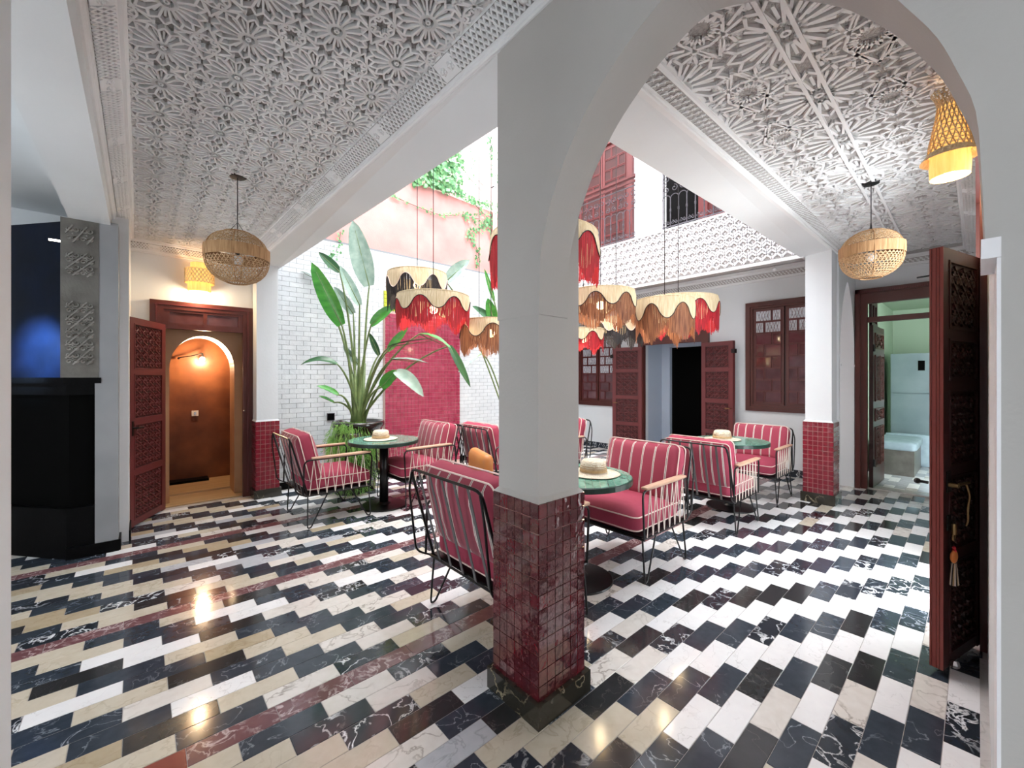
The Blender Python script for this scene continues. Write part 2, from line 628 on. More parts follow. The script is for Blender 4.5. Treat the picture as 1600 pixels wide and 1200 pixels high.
# trim the slab so that it stays over the wing only
cl = MB().hexa([(-.3, -1.5, zl(-1.5)), (1.30, -1.5, zl(-1.5)), (1.15, 6.4, zl(6.4)), (-.3, 6.4, zl(6.4)),
                (-.3, -1.5, 3.75), (1.30, -1.5, 3.75), (1.15, 6.4, 3.75), (-.3, 6.4, 3.75)])
ceil_l = cl.build('ceiling', 'stucco_deep_shade', label='carved white stucco ceiling of the left wing', **STR)
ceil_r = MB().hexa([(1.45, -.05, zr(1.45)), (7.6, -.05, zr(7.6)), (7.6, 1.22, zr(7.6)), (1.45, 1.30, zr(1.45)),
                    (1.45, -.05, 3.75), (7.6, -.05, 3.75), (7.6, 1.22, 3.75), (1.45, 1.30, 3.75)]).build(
    'ceiling', 'stucco_soft_shade', label='carved white stucco ceiling of the right wing', **STR)


def star_cell(w, d, n, r0, r1, r2, sw, h, small=True):
    """one carved stucco cell hanging below z = 0, n-fold rosette with strapwork"""
    b = MB()
    up = (0, 0, 1)
    z = -h/2
    def seg(p, q, ww=sw, zz=z, hh=h):
        b.bar((p[0], p[1], zz), (q[0], q[1], zz), ww, hh, up)
    P = lambda r, a: (r*cos(a), r*sin(a))
    st = 2*pi/n
    for k in range(n):
        a = k*st+st/2
        seg(P(r0, a), P(r1, a))                              # radial petals
        seg(P(r1, a), P(r2, a+st/2))
        seg(P(r1, a), P(r2, a-st/2))
        seg(P(r0, a), P(r0*1.6, a+st/2), sw*.8)
        seg(P(r0, a), P(r0*1.6, a-st/2), sw*.8)
        # leaf relief inside the petals, lower
        seg(P(r0*1.9, a+st/2), P(r1*.93, a+st/2), sw*.9, -h*.25, h*.5)
    for k in range(8):
        a0, a1 = k*pi/4, (k+1)*pi/4
        seg(P(r0*.35, a0), P(r0*.35, a1), sw*.8)
    hw, hd = w/2, d/2
    # strapwork that runs on into the next cells
    for sx in (-1, 1):
        for sy in (-1, 1):
            seg((sx*r2*.38, sy*r2*.93), (sx*hw, sy*hd*.62))
            seg((sx*r2*.93, sy*r2*.38), (sx*hw*.62, sy*hd))
            seg((sx*r2*.72, sy*r2*.72), (sx*hw*.80, sy*hd*.80))
            seg((sx*hw, sy*hd*.25), (sx*r2*1.0, sy*hd*.25))
            seg((sx*hw*.25, sy*hd), (sx*hw*.25, sy*r2*1.0))
            seg((sx*hw*.25, sy*hd), (sx*hw*.62, sy*hd*.8))
            seg((sx*hw, sy*hd*.25), (sx*hw*.8, sy*hd*.62))
            if small:
                c = (sx*hw, sy*hd)
                rr = r2*.36
                m = 12 if w > .4 else 8
                for k in range(m):
                    a = k*2*pi/m
                    p = (c[0]+rr*.55*cos(a), c[1]+rr*.55*sin(a))
                    q = (c[0]+rr*cos(a+pi/m), c[1]+rr*sin(a+pi/m))
                    q2 = (c[0]+rr*cos(a-pi/m), c[1]+rr*sin(a-pi/m))
                    for t in (q, q2):
                        if abs(p[0]) <= hw+.001 and abs(p[1]) <= hd+.001 and abs(t[0]) <= hw+.012 and abs(t[1]) <= hd+.012:
                            seg(p, t)
    return b


cw, cd = .315, .330
me_l = star_cell(cw, cd, 16, .028, .118, .150, .0100, .024).mesh('rosette_panel', 'stucco')
slope_l = math.atan2(zl(0)-zl(1), -1)
for i in range(4):
    for j in range(-4, 13):
        x, y = .085+cw*i, 2.42+cd*j
        if j == 12:
            pass
        o = link('rosette_panel', me_l, ceil_l)
        o.location = (x, y, zl(y)+.001)
        o.rotation_euler = (math.atan(-.0335), 0, 0)
        if y+cd/2 > 6.36:
            o.location.y = y = 6.36-cd/2
            o.location.z = zl(y)+.001
        if i == 3:
            o.location.x = .085+cw*3-.0
bw, bd = .645, .56
br = star_cell(bw, bd, 16, .055, .215, .27, .017, .02)
# two straight bands running along the wing through the stars
for yy in (-.045, .045):
    br.bar((-bw/2, yy, -.013), (bw/2, yy, -.013), .019, .026)
for sx in (-1, 1):
    for (cx, cy) in ((sx*.16, .20), (sx*.16, -.20), (sx*bw/2, .10), (sx*bw/2, -.10)):
        for k in range(10):
            a = k*pi/5
            p = (cx+.028*cos(a), cy+.028*sin(a))
            if abs(cx+.05*cos(a)) > bw/2:
                continue
            br.bar((p[0], p[1], -.008), (cx+.055*cos(a+pi/10), cy+.055*sin(a+pi/10), -.008), .010, .016)
            br.bar((p[0], p[1], -.008), (cx+.055*cos(a-pi/10), cy+.055*sin(a-pi/10), -.008), .010, .016)
me_r = br.mesh('star_panel', 'stucco')
for j, yy in enumerate((.628, .628+bd, .628-bd)):
    for i in range(-1, 9):
        x = 2.36+bw*i
        if x > 7.3 or x < 1.6:
            continue
        o = link('star_panel', me_r, ceil_r)
        y = yy
        o.location = (x, y, zr(x)+.001)
        o.rotation_euler = (0, math.atan(.02), 0)

# ---- beams along the courtyard
def lerp(a, b, t):
    return a+(b-a)*t


bl = MB()
# inner lower edge and outer lower edge, near and far
bl.hexa([(1.337, 1.52, 3.175), (1.62, 1.52, 3.06), (1.36, 6.4, 2.995), (1.10, 6.4, 3.00),
         (1.337, 1.52, 3.75), (1.62, 1.52, 3.75), (1.36, 6.4, 3.75), (1.10, 6.4, 3.75)])
bl.build('trim_2', 'plaster', label='white beam along the left side of the courtyard', **STR)
bR = MB().hexa([(1.50, 1.28, 3.17), (7.6, 1.16, 3.09), (7.6, 1.46, 3.06), (1.50, 1.62, 3.09),
                (1.50, 1.28, 3.75), (7.6, 1.16, 3.75), (7.6, 1.46, 3.75), (1.50, 1.62, 3.75)])
bR.build('trim_3', 'plaster', label='white beam along the right side of the courtyard', **STR)


def sweep(prof, p0, p1, ud, vd, mb=None):
    """profile [(u, v)] swept from p0 to p1; ud, vd = unit directions of u and v"""
    mb = mb or MB()
    p0, p1, ud, vd = Vector(p0), Vector(p1), Vector(ud), Vector(vd)
    n = len(prof)
    vs = [p0+ud*u+vd*v for u, v in prof]+[p1+ud*u+vd*v for u, v in prof]
    fs = [(i, i+1, n+i+1, n+i) for i in range(n-1)]
    mb.add(vs, fs)
    mb.add([vs[i] for i in range(n)], [tuple(range(n))])
    mb.add([vs[n+i] for i in range(n)], [tuple(reversed(range(n)))])
    return mb


def cornice(name, p0, p1, ud, w, h, relief, plaques=True, num=None):
    """cornice whose foot runs p0..p1; it leans w towards ud and h upwards"""
    ud = Vector(ud)
    up = Vector((0, 0, 1))
    prof = [(-.02, 0), (.012, 0), (.020, .006), (.020, .018), (.028, .022), (.034, .034), (w-.034, h-.030), (w-.026, h-.022),
            (w-.010, h-.020), (w-.006, h-.008), (w+.004, h), (w+.004, h+.05), (-.02, h+.05)]
    b = sweep(prof, p0, p1, ud, up)
    b.mi[5] = 1
    o = b.build(name, ['stucco', 'stucco_deep_shade' if relief == 'lattice' else 'stucco_soft_shade'], **STR)
    p0, p1 = Vector(p0), Vector(p1)
    L = (p1-p0).length
    al = (p1-p0).normalized()
    a, c = ud*.036+up*.036, ud*(w-.036)+up*(h-.032)
    nrm = al.cross(c-a).normalized()
    if nrm.z > 0:
        nrm = -nrm
    r = MB()
    cell = (c-a).length*.62
    n = int(L/cell)
    cell = L/n
    for i in range(n):
        u0, u1 = p0+al*(i*cell), p0+al*((i+1)*cell)
        if relief == 'lattice':
            if plaques and (i % 12) in (5, 6):
                m = (u0+u1)/2+(a+c)/2
                r.bar(u0+(a+c)/2+nrm*.003, u1+(a+c)/2+nrm*.003, (c-a).length, .010, nrm)
                for q in range(5):
                    t = q*2*pi/5
                    cc = m+(al*cos(t)+(c-a).normalized()*sin(t))*cell*.22+nrm*.006
                    r.sphere(cc, cell*.17, 6, 4)
                r.sphere(m+nrm*.012, cell*.2, 6, 4)
                continue
            mid = (a+c)/2
            for (s0, s1) in ((u0+a, u1+c), (u1+a, u0+c), ((u0+u1)/2+a, u1+mid), ((u0+u1)/2+a, u0+mid), ((u0+u1)/2+c, u1+mid), ((u0+u1)/2+c, u0+mid)):
                r.bar(s0+nrm*.004, s1+nrm*.004, .009, .016, nrm)
        else:
            m = (u0+u1)/2
            v1 = (c-a)
            for q in range(2):
                cc = m+a+v1*(.3+.4*q)+al*(cell*(.2 if q else -.2))
                rr = cell*.26
                pts = [cc+nrm*.004+(al*cos(t)+v1.normalized()*sin(t))*rr*(1-.08*t) for t in [k*.8 for k in range(9)]]
                r.tube(pts, .0042, 3, cap=False)
                r.sphere(cc+nrm*.004, rr*.25, 5, 3)
            r.bar(u0+a+nrm*.003, m+v1*.5+a+nrm*.003, .006, .008, nrm)
            r.bar(u1+c+nrm*.003, m+v1*.5+a+nrm*.003, .006, .008, nrm)
    r.build('lattice_relief' if relief == 'lattice' else 'scroll_relief', 'stucco', o, kind='stuff')
    return o


cornice('trim_4', (1.337, 1.52, 3.178), (1.102, 6.38, 3.002), (-1, 0, 0), .165, .115, 'lattice')
cornice('trim_22', (1.337, -.9, 3.262), (1.337, 1.53, 3.178), (-1, 0, 0), .165, .115, 'lattice')
cornice('trim_5', (1.5, 1.28, 3.168), (7.58, 1.165, 3.088), (0, -1, 0), .15, .09, 'scroll')
cornice('trim_6', (-.20, -1.3, 3.16), (-.20, 6.38, 3.0), (1, 0, 0), .15, .115, 'lattice')
cornice('trim_7', (-.2, 6.395, 2.985), (1.13, 6.395, 2.985), (0, -1, 0), .14, .12, 'lattice')
cornice('trim_8', (7.59, .0, 3.03), (7.59, 1.16, 3.03), (-1, 0, 0), .14, .11, 'scroll')
cornice('trim_9', (1.55, -.03, 3.12), (7.58, -.03, 3.03), (0, 1, 0), .15, .11, 'lattice')
# ornament where the cornice meets the arch wall
orn = MB()
orn.smooth = True
for k in range(14):
    t = k*.55
    orn.sphere((1.245-.05*sin(t*.7), 1.33+.045*cos(t)*(1-k/20)-.02*(k % 3), 3.255+.05*sin(t)*(1-k/20)), .020+.006*(k % 2), 7, 5)
orn.build('trim_10', 'stucco', label='carved stucco boss on the cornice corner', **STR)

# ---- arch wall between the central column and the right wall (x = 1.31 .. 1.50)
half = [(.65, 1.83), (.645, 1.97), (.637, 2.11), (.61, 2.21), (.58, 2.30), (.535, 2.39), (.488, 2.473), (.40, 2.59), (.315, 2.672),
        (.204, 2.756), (.12, 2.80), (.06, 2.826), (0, 2.838)]
half = [(a*1.018, 1.55+(z-1.55)*1.018) for a, z in half]
CY = .652
arch = [(CY+a, z) for a, z in half]+[(CY-a, z) for a, z in reversed(half[:-1])]
def dens(ps, k=3):
    out = []
    for i in range(len(ps)-1):
        p0 = ps[max(i-1, 0)]; p1 = ps[i]; p2 = ps[i+1]; p3 = ps[min(i+2, len(ps)-1)]
        for j in range(k):
            t = j/k
            out.append(tuple(.5*((2*p1[q])+(-p0[q]+p2[q])*t+(2*p0[q]-5*p1[q]+4*p2[q]-p3[q])*t*t+(-p0[q]+3*p1[q]-3*p2[q]+p3[q])*t**3) for q in (0, 1)))
    out.append(ps[-1])
    return out


arch = dens(arch)
aw = MB()
X0, X1, ZT = 1.334, 1.53, 3.75
YR = -1.4          # the wall goes on to the right of the photograph
n = len(arch)
for i in range(n-1):
    (ya, za), (yb, zb) = arch[i], arch[i+1]
    aw.smooth = False
    aw.add([(X0, ya, za), (X0, yb, zb), (X0, yb, ZT), (X0, ya, ZT)], [(0, 1, 2, 3)])
    aw.add([(X1, ya, za), (X1, yb, zb), (X1, yb, ZT), (X1, ya, ZT)], [(3, 2, 1, 0)])
    aw.smooth = True
    aw.add([(X0, ya, za), (X1, ya, za), (X1, yb, zb), (X0, yb, zb)], [(0, 1, 2, 3)])
aw.smooth = False
yl, yr = arch[0][0], arch[-1][0]
# left shoulder above the column, right pier down to the floor
aw.box((X0, yl, half[0][1]), (X1, 1.604, ZT))
aw.box((X0, YR, 0), (X1, yr-.020, half[0][1]))
aw.box((X0, YR, half[0][1]), (X1, yr, ZT))
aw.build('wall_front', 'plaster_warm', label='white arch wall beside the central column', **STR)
# small impost moulding on the right pier
im = MB().box((X0-.008, yr-.022, 1.80), (X1+.008, yr+.006, 1.842))
im.box((X0-.002, yr-.022, 0), (X1+.002, yr-.016, 1.80))  # thin white strip paints in the light falling on the jamb
im.build('trim_11', 'white', label='white impost of the arch, with lit jamb side painted white', **STR)


# ---- central column
def tiled_column(name, label, x0, x1, y0, y1, zp, zt, zs, nx, ny, nz, individual, inset, shaft_top, plinth_out=.022, mats=('zellige', 'zgrout'), shaft='plaster'):
    t = thing(name, label, 'column', ((x0+x1)/2, (y0+y1)/2, 0))
    ox, oy = (x0+x1)/2, (y0+y1)/2
    hx, hy = (x1-x0)/2, (y1-y0)/2
    s = MB().box((-hx+inset, -hy+inset, zt-.02), (hx-inset, hy-inset, shaft_top))
    s.add([(-hx, -hy, zt), (hx, -hy, zt), (hx, hy, zt), (-hx, hy, zt),
           (-hx+inset, -hy+inset, zt+.022), (hx-inset, -hy+inset, zt+.022), (hx-inset, hy-inset, zt+.022), (-hx+inset, hy-inset, zt+.022)], MB.BF)
    s.build('shaft', shaft, t)
    MB().box((-hx+.006, -hy+.006, 0), (hx-.006, hy-.006, zt)).build('core', mats[1], t)
    p = MB()
    po = plinth_out
    p.box((-hx-po, -hy-po, 0), (hx+po, -hy+.004, zp)).box((-hx-po, hy-.004, 0), (hx+po, hy+po, zp))
    p.box((-hx-po, -hy+.004, 0), (-hx+.004, hy-.004, zp)).box((hx-.004, -hy+.004, 0), (hx+po, hy-.004, zp))
    p.build('plinth', 'plinth_stone', t)
    tw, td, thh = (x1-x0)/nx, (y1-y0)/ny, (zt-zp)/nz
    st = MB()
    g = .0022 if individual else .003
    cnt = 0
    for f in range(4):          # -x face, -y face, +x, +y
        m = ny if f in (0, 2) else nx
        wd = td if f in (0, 2) else tw
        seen = f in (0, 1)
        for i in range(m):
            for k in range(nz):
                a = (-(hy if f in (0, 2) else hx))+wd*(i+.5)
                z = zp+thh*(k+.5)+(R.uniform(-.001, .001))
                tilt = [R.uniform(-.02, .02) for _ in range(2)]
                if f == 0: n_, u_ = Vector((-1, 0, 0)), Vector((0, 1, 0)); c = Vector((-hx, a, z))
                if f == 1: n_, u_ = Vector((0, -1, 0)), Vector((1, 0, 0)); c = Vector((a, -hy, z))
                if f == 2: n_, u_ = Vector((1, 0, 0)), Vector((0, 1, 0)); c = Vector((hx, a, z))
                if f == 3: n_, u_ = Vector((0, 1, 0)), Vector((1, 0, 0)); c = Vector((a, hy, z))
                v_ = Vector((0, 0, 1))
                n2 = (n_+u_*tilt[0]+v_*tilt[1]).normalized()
                u2 = (u_-n2*u_.dot(n2)).normalized()
                v2 = n2.cross(u2)
                if individual and seen:
                    key = ('zt', name, f)
                    if key not in cache:
                        b = MB()
                        b.obox((0, 0, 0), u_*(wd/2-g), v_*(thh/2-g), n_*.005)
                        cache[key] = b.mesh('zellige_tile', mats[0])
                    o = link('zellige_tile', cache[key], t)
                    o.location = c-n_*.003
                    ax = u_.cross(n_)
                    o.rotation_euler = (u_*tilt[1]*.8+v_*tilt[0]*.8)
                else:
                    st.obox(c-n2*.002, u2*(wd/2-g), v2*(thh/2-g), n2*.004)
    if st.v:
        st.build('zellige_tile', mats[0], t, kind='stuff')
    return t


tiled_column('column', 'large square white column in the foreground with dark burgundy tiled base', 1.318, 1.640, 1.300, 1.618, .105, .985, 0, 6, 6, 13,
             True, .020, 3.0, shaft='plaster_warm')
# shaft of the central column stands clear of the tiles; far columns
tiled_column('column', 'white square column beside the red armchair on the left, crimson tiled base', 1.09, 1.36, 6.12, 6.39, .11, .985, 0, 5, 5, 15,
             False, .012, 3.05, mats=('zellige_b', 'zgrout'))
tiled_column('column', 'white square column in front of the far window, crimson tiled base', 6.24, 6.55, 1.165, 1.475, .12, 1.00, 0, 6, 6, 15,
             False, .02, 3.12, mats=('zellige_b', 'zgrout'))


# ---- walls
def arch_pts(c, r, z0, n=20, k=1.0):
    return [(c-r*cos(pi*i/n), z0+r*k*sin(pi*i/n)) for i in range(n+1)]


# left wing, end wall (y = 6.40) with the doorway x .21 .. .985, z 0 .. 2.42
we = MB()
we.box((-.35, 6.40, 0), (.12, 6.55, 3.4)).box((1.055, 6.40, 0), (1.37, 6.55, 3.4)).box((.12, 6.40, 2.41), (1.055, 6.55, 3.4))
we.build('wall_left_end', 'plaster', **STR)
MB().box((-.16, 6.385, 0), (.10, 6.40, .11)).build('baseboard_left_end', 'black_stone', **STR)
# left wall behind the open leaf and its pilaster
MB().box((-.30, 5.36, 0), (-.085, 6.4, 3.05)).build('wall_left', 'plaster', **STR)
MB().box((-.30, 5.14, 0), (-.15, 5.36, 2.93)).build('wall_left_pilaster', 'grey_paint', **STR)
MB().box((-.145, 5.125, 0), (-.262, 5.14, .10)).box((-.15, 5.14, 0), (-.135, 5.36, .10)).box((-.085, 5.36, 0), (-.072, 6.38, .10)).build('baseboard_left', 'black_stone', **STR)
# side beam of the left wing and the near pier at the left edge of the photograph
MB().box((-.46, .9, 2.905), (-.20, 5.36, 3.75)).build('trim_12', 'plaster', label='white beam over the opening beside the fireplace', **STR)
MB().box((-.80, .9, 0), (-.326, 2.168, 2.905)).build('wall_left_near', 'plaster', **STR)
# side room behind the beam
MB().box((-3.2, 6.42, 0), (-.30, 6.55, 3.3)).build('wall_side_room_back', 'plaster', **STR)
MB().box((-3.3, .9, 0), (-3.2, 6.55, 1.0)).box((-3.3, .9, 1.0), (-3.2, 2.2, 3.3)).box((-3.3, 3.8, 1.0), (-3.2, 6.55, 3.3)).box((-3.3, 2.2, 2.7), (-3.2, 3.8, 3.3)).build('wall_side_room_left', 'plaster', **STR)  # unseen opening, added to let daylight onto the fireplace and side ceiling
MB().box((-3.3, -1.75, 3.25), (-.30, 6.55, 3.4)).build('ceiling', 'plaster', label='plain ceiling of the side room', **STR)

# courtyard brick wall (y = 6.40), pink wall above
MB().box((1.36, 6.405, 0), (7.7, 6.6, 3.60)).build('wall_courtyard_back', 'bgrout', **STR)
wb = bpy.data.objects['wall_courtyard_back']
BW, BH = .185, .068
br_me = None
bricks = []
for r in range(0, 53):
    z0 = .10+r*BH
    if z0+BH > 3.60:
        break
    x = 1.36-(BW/2 if r % 2 else 0)
    while x < 5.75:
        xa, xb = max(x, 1.362), min(x+BW, 5.75)
        if z0 < 2.6 and xa < 2.918 < xb:
            xb = 2.918
        if z0 < 2.6 and xa < 4.362 < xb:
            xa = 4.362
        if xb-xa > .03 and not (2.915 < (xa+xb)/2 < 4.36 and z0 < 2.6):
            full = (xb-xa) > BW-.001
            vis = 2.9 > xa and z0 > .75
            bricks.append((0 if vis else 1, full, xa, xb, z0))
        x += BW
cnt = 0
bst = MB()
bme = MB().box((-BW/2+.002, 0, -BH/2+.002), (BW/2-.002, .014, BH/2-.002)).mesh('brick', 'brick')
for pr, full, xa, xb, z0 in sorted(bricks, key=lambda q: (q[0], abs(q[4]-1.9))):
    if pr == 0 and full and cnt < 300:
        o = link('brick', bme, wb)
        o.location = ((xa+xb)/2, 6.395+R.uniform(-.0015, .0015), z0+BH/2)
        o.rotation_euler = (R.uniform(-.01, .01), 0, R.uniform(-.008, .008))
        cnt += 1
    else:
        dy = R.uniform(-.0015, .0015)
        bst.box((xa+.002, 6.395+dy, z0+.002), (xb-.002, 6.41, z0+BH-.002))
bst.build('brick', 'brick', wb, kind='stuff')
MB().box((1.36, 6.385, 0), (2.9, 6.402, .10)).box((4.37, 6.385, 0), (7.6, 6.402, .10)).build('baseboard_courtyard_back', 'black_stone', **STR)
# burgundy panel with a yellow-green head
pn = MB().box((2.92, 6.33, 0), (4.36, 6.405, 2.63))
pn.build('trim_13', 'zgrout', label='burgundy tiled panel on the courtyard wall', **STR)
pt = MB()
q = .0655
for i in range(22):
    for k in range(39):
        pt.box((2.923+i*q, 6.322+R.uniform(-.002, .002), .06+k*q*.99), (2.923+i*q+q-.006, 6.335, .06+k*q*.99+q-.006))
pt.build('zellige_tile', 'zellige_wall', bpy.data.objects['trim_13'], kind='stuff')
yg = MB()
for i in range(1, 12):
    for k in range(5):
        if i < 23:
            yg.box((2.86+i*q, 6.36, 2.63+k*q), (2.86+i*q+q-.005, 6.40, 2.63+k*q+q-.005))
yg.build('yellow_tile', 'yellowgreen', bpy.data.objects['trim_13'], kind='stuff')
# pink render, stepped back above the ledge
zt_l, zt_r = 4.85, 4.60
pk = MB().hexa([(1.36, 6.42, 3.60), (7.7, 6.42, 3.60), (7.7, 6.7, 3.60), (1.36, 6.7, 3.60), (1.36, 6.42, 4.98), (7.7, 6.42, 4.74), (7.7, 6.7, 4.74), (1.36, 6.7, 4.98)])
pk.build('wall_courtyard_upper', 'pink', **STR)
MB().box((1.36, 6.62, 4.7), (7.7, 6.85, 8.5)).build('wall_courtyard_top', 'pink_glare', **STR)

# door wall of the courtyard (x = 7.60)
wr_ = MB()
Zg = 3.35
wr_.box((7.60, -.1, 0), (7.75, .18, Zg)).box((7.60, .18, 2.75), (7.75, 1.15, Zg))     # round the kitchen door
wr_.box((7.60, 1.15, 0), (7.75, 1.50, Zg))
wr_.box((7.60, 1.50, 0), (7.75, 2.55, 1.02)).box((7.60, 1.50, 2.76), (7.75, 2.55, Zg))
wr_.box((7.60, 2.55, 0), (7.75, 3.30, Zg))
wr_.box((7.60, 3.30, 2.74), (7.75, 4.50, Zg))
wr_.box((7.60, 4.50, 0), (7.75, 5.10, Zg))
wr_.box((7.60, 5.10, 0), (7.75, 6.15, .95)).box((7.60, 5.10, 2.70), (7.75, 6.15, Zg)).box((7.60, 6.15, 0), (7.75, 6.45, Zg))
wr_.build('wall_right_end', 'plaster', **STR)
MB().box((7.585, 1.15, 0), (7.60, 3.22, .115)).box((7.585, 4.58, 0), (7.60, 6.4, .115)).build('baseboard_right_end', 't_blackv', **STR)
# gallery ceiling and cornice strip
MB().box((6.42, 1.46, 3.32), (7.62, 6.4, 3.85)).build('ceiling', 'plaster', label='underside of the balcony', **STR)
cornice('trim_14', (7.59, 1.47, 3.13), (7.59, 6.39, 3.13), (-1, 0, 0), .12, .13, 'scroll')

# right wall of the right wing (y = -.03), behind the open leaf
rw = MB().box((1.535, -.20, 0), (3.62, -.034, 3.4)).box((4.75, -.20, 0), (7.6, -.03, 3.4)).box((3.62, -.20, 2.95), (4.75, -.03, 3.4))
rw.build('wall_right', 'plaster', **STR)
fr = MB()
fr.box((3.55, -.046, 0), (3.68, -.006, 2.98)).box((4.70, -.03, 0), (4.82, .012, 2.98)).box((3.55, -.03, 2.86), (4.82, .012, 2.98))
fr.build('door_frame', 'wood', bpy.data.objects['wall_right'])
MB().box((3.0, -1.6, -.1), (5.4, -.20, -.004)).build('floor', 't_grey', label='floor beyond the right-hand doorway', **STR)

# small arch between the right column and the door wall (plane y = 1.165 .. 1.45)
sa = MB()
pts = dens([(6.60, 1.73), (6.62, 2.05), (6.70, 2.36), (6.83, 2.62), (7.0, 2.80), (7.06, 2.83), (7.12, 2.80), (7.29, 2.62), (7.42, 2.36), (7.50, 2.05), (7.52, 1.73)], 2)
for i in range(len(pts)-1):
    (xa, za), (xb, zb) = pts[i], pts[i+1]
    for yy, o in ((1.165, 1), (1.45, 0)):
        v = [(xa, yy, za), (xb, yy, zb), (xb, yy, 3.4), (xa, yy, 3.4)]
        sa.add(v if o else v[::-1], [(0, 1, 2, 3)])
    sa.add([(xa, 1.165, za), (xa, 1.45, za), (xb, 1.45, zb), (xb, 1.165, zb)], [(0, 1, 2, 3)])
sa.box((6.54, 1.165, 0), (6.60, 1.45, 3.4)).box((7.52, 1.165, 0), (7.60, 1.45, 3.4))
sa.box((6.58, 1.155, 1.70), (6.625, 1.46, 1.73)).box((7.495, 1.155, 1.70), (7.56, 1.46, 1.73))
sa.build('trim_15', 'plaster', label='white pointed arch between the far column and the wall', **STR)

# ---- balcony above the gallery (plane x = 6.23)
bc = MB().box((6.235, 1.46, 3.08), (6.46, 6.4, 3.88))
bco = bc.build('wall_balcony', 'stucco_soft_shade', **STR)  # greyer ground carries the shadow between the relief in its colour
MB().box((6.20, 1.46, 3.06), (6.235, 6.4, 3.10)).box((6.20, 1.46, 3.87), (6.46, 6.4, 3.90)).build('edge_moulding', 'white', bco)
rl = MB()
ch, cwid = .105, .118
ny_, nz_ = int(4.9/cwid), 7
for i in range(ny_):
    for k in range(nz_):
        yc = 1.52+cwid*(i+.5)+(cwid/2 if k % 2 else 0)
        zc = 3.13+ch*(k+.5)
        if yc+cwid/2 > 6.38:
            continue
        P_ = lambda dy, dz: (6.231, yc+dy*cwid, zc+dz*ch)
        loop = [P_(0, .62), P_(.20, .36), P_(.50, .12), P_(.36, -.18), P_(.12, -.36), P_(0, -.60)]
        for a, b in zip(loop, loop[1:]):
            rl.bar(a, b, .022, .05, (1, 0, 0))
            rl.bar((a[0], 2*yc-a[1], a[2]), (b[0], 2*yc-b[1], b[2]), .022, .05, (1, 0, 0))
        rl.bar(P_(-.12, .1), P_(.12, .1), .01, .018, (1, 0, 0))
        rl.bar(P_(0, .1), P_(0, -.16), .01, .018, (1, 0, 0))
rl.build('lattice_relief', 'white', bco, kind='stuff')
# upper floor back wall, pillars
MB().box((7.60, .8, 3.85), (7.75, 6.45, 7.6)).build('wall_balcony_back', 'plaster', **STR)
cb_ = MB().box((6.24, 3.53, 3.88), (6.46, 3.86, 6.9)).box((6.30, 3.40, 3.88), (6.42, 3.53, 6.9))
cb_.smooth = True
for k in range(6):
    cb_.sphere((6.30, 3.88+.05*k, 5.35+.09*k), .06-.004*k, 8, 5)
cb_.build('column', 'white', label='white balcony pillar between the two iron railings', category='column')
bpy.data.objects['column.003']['label'] = 'white balcony pillar between the two iron railings'
cc_ = MB().box((6.24, 1.46, 3.88), (6.46, 1.80, 6.9))
cc_.build('trim_16', 'white', **STR)


def spiral(c, r, turns, a0, sgn, ax, ay, n=14):
    c = Vector(c)
    out = []
    for i in range(n+1):
        t = i/n
        a = a0+sgn*turns*2*pi*t
        q = r*(1-.82*t)
        out.append(c+Vector(ax)*q*cos(a)+Vector(ay)*q*sin(a))
    return out


def railing(label, y0, y1, name='railing'):
    t = thing(name, label, 'railing', (6.30, y0, 3.90))
    W = y1-y0
    Y_, Z_ = (0, 1, 0), (0, 0, 1)
    MB().box((-.035, 0, 1.08), (.035, W, 1.12)).box((-.02, 0, 1.0), (.02, W, 1.03)).build('handrail', 'wood_door', t)
    b = MB()
    for z in (.06, .94):
        b.bar((0, 0, z), (0, W, z), .018, .014)
    b.tube([(0, 0.01, .03), (0, .01, 1.08)], .010, 4).tube([(0, W-.01, .03), (0, W-.01, 1.08)], .010, 4)
    b.build('rail_frame', 'iron', t)
    p = .125
    n = int(W/p)
    p = W/n
    bars, sc = MB(), MB()
    for i in range(n):
        y = p*(i+.5)
        bars.tube([(0, y-p/2, .06), (0, y-p/2, .50)], .009, 5, cap=False)
        bars.tube([(0, y-p/2, .30), (0, y-p/2, .34)], .015, 5)
        bars.tube(arc((0, y, .50), p/2, pi, 0, 8, Y_, Z_), .0075, 4, cap=False)
        for z, s in ((.11, 1), (.11, -1)):
            sc.tube(spiral((0, y+s*p*.24, z+.01), p*.24, 1.2, pi/2, s, Y_, Z_, 10), .006, 3, cap=False)
        if i % 2 == 0:
            yc = y+p/2
            for s in (-1, 1):
                sc.tube(spiral((0, yc+s*p*.48, .82), p*.50, 1.35, -pi/2, s, Y_, Z_, 16), .0075, 4, cap=False)
                sc.tube(spiral((0, yc+s*p*.48, .66), p*.42, 1.2, pi/2, -s, Y_, Z_, 14), .0075, 4, cap=False)
    bars.build('bars', 'iron', t, kind='stuff')
    sc.build('scrollwork', 'iron', t, kind='stuff')
    return t


railing('wrought iron balcony railing at the right of the white pillar', 1.80, 3.40)
railing('wrought iron balcony railing at the left of the white pillar', 3.88, 6.2)


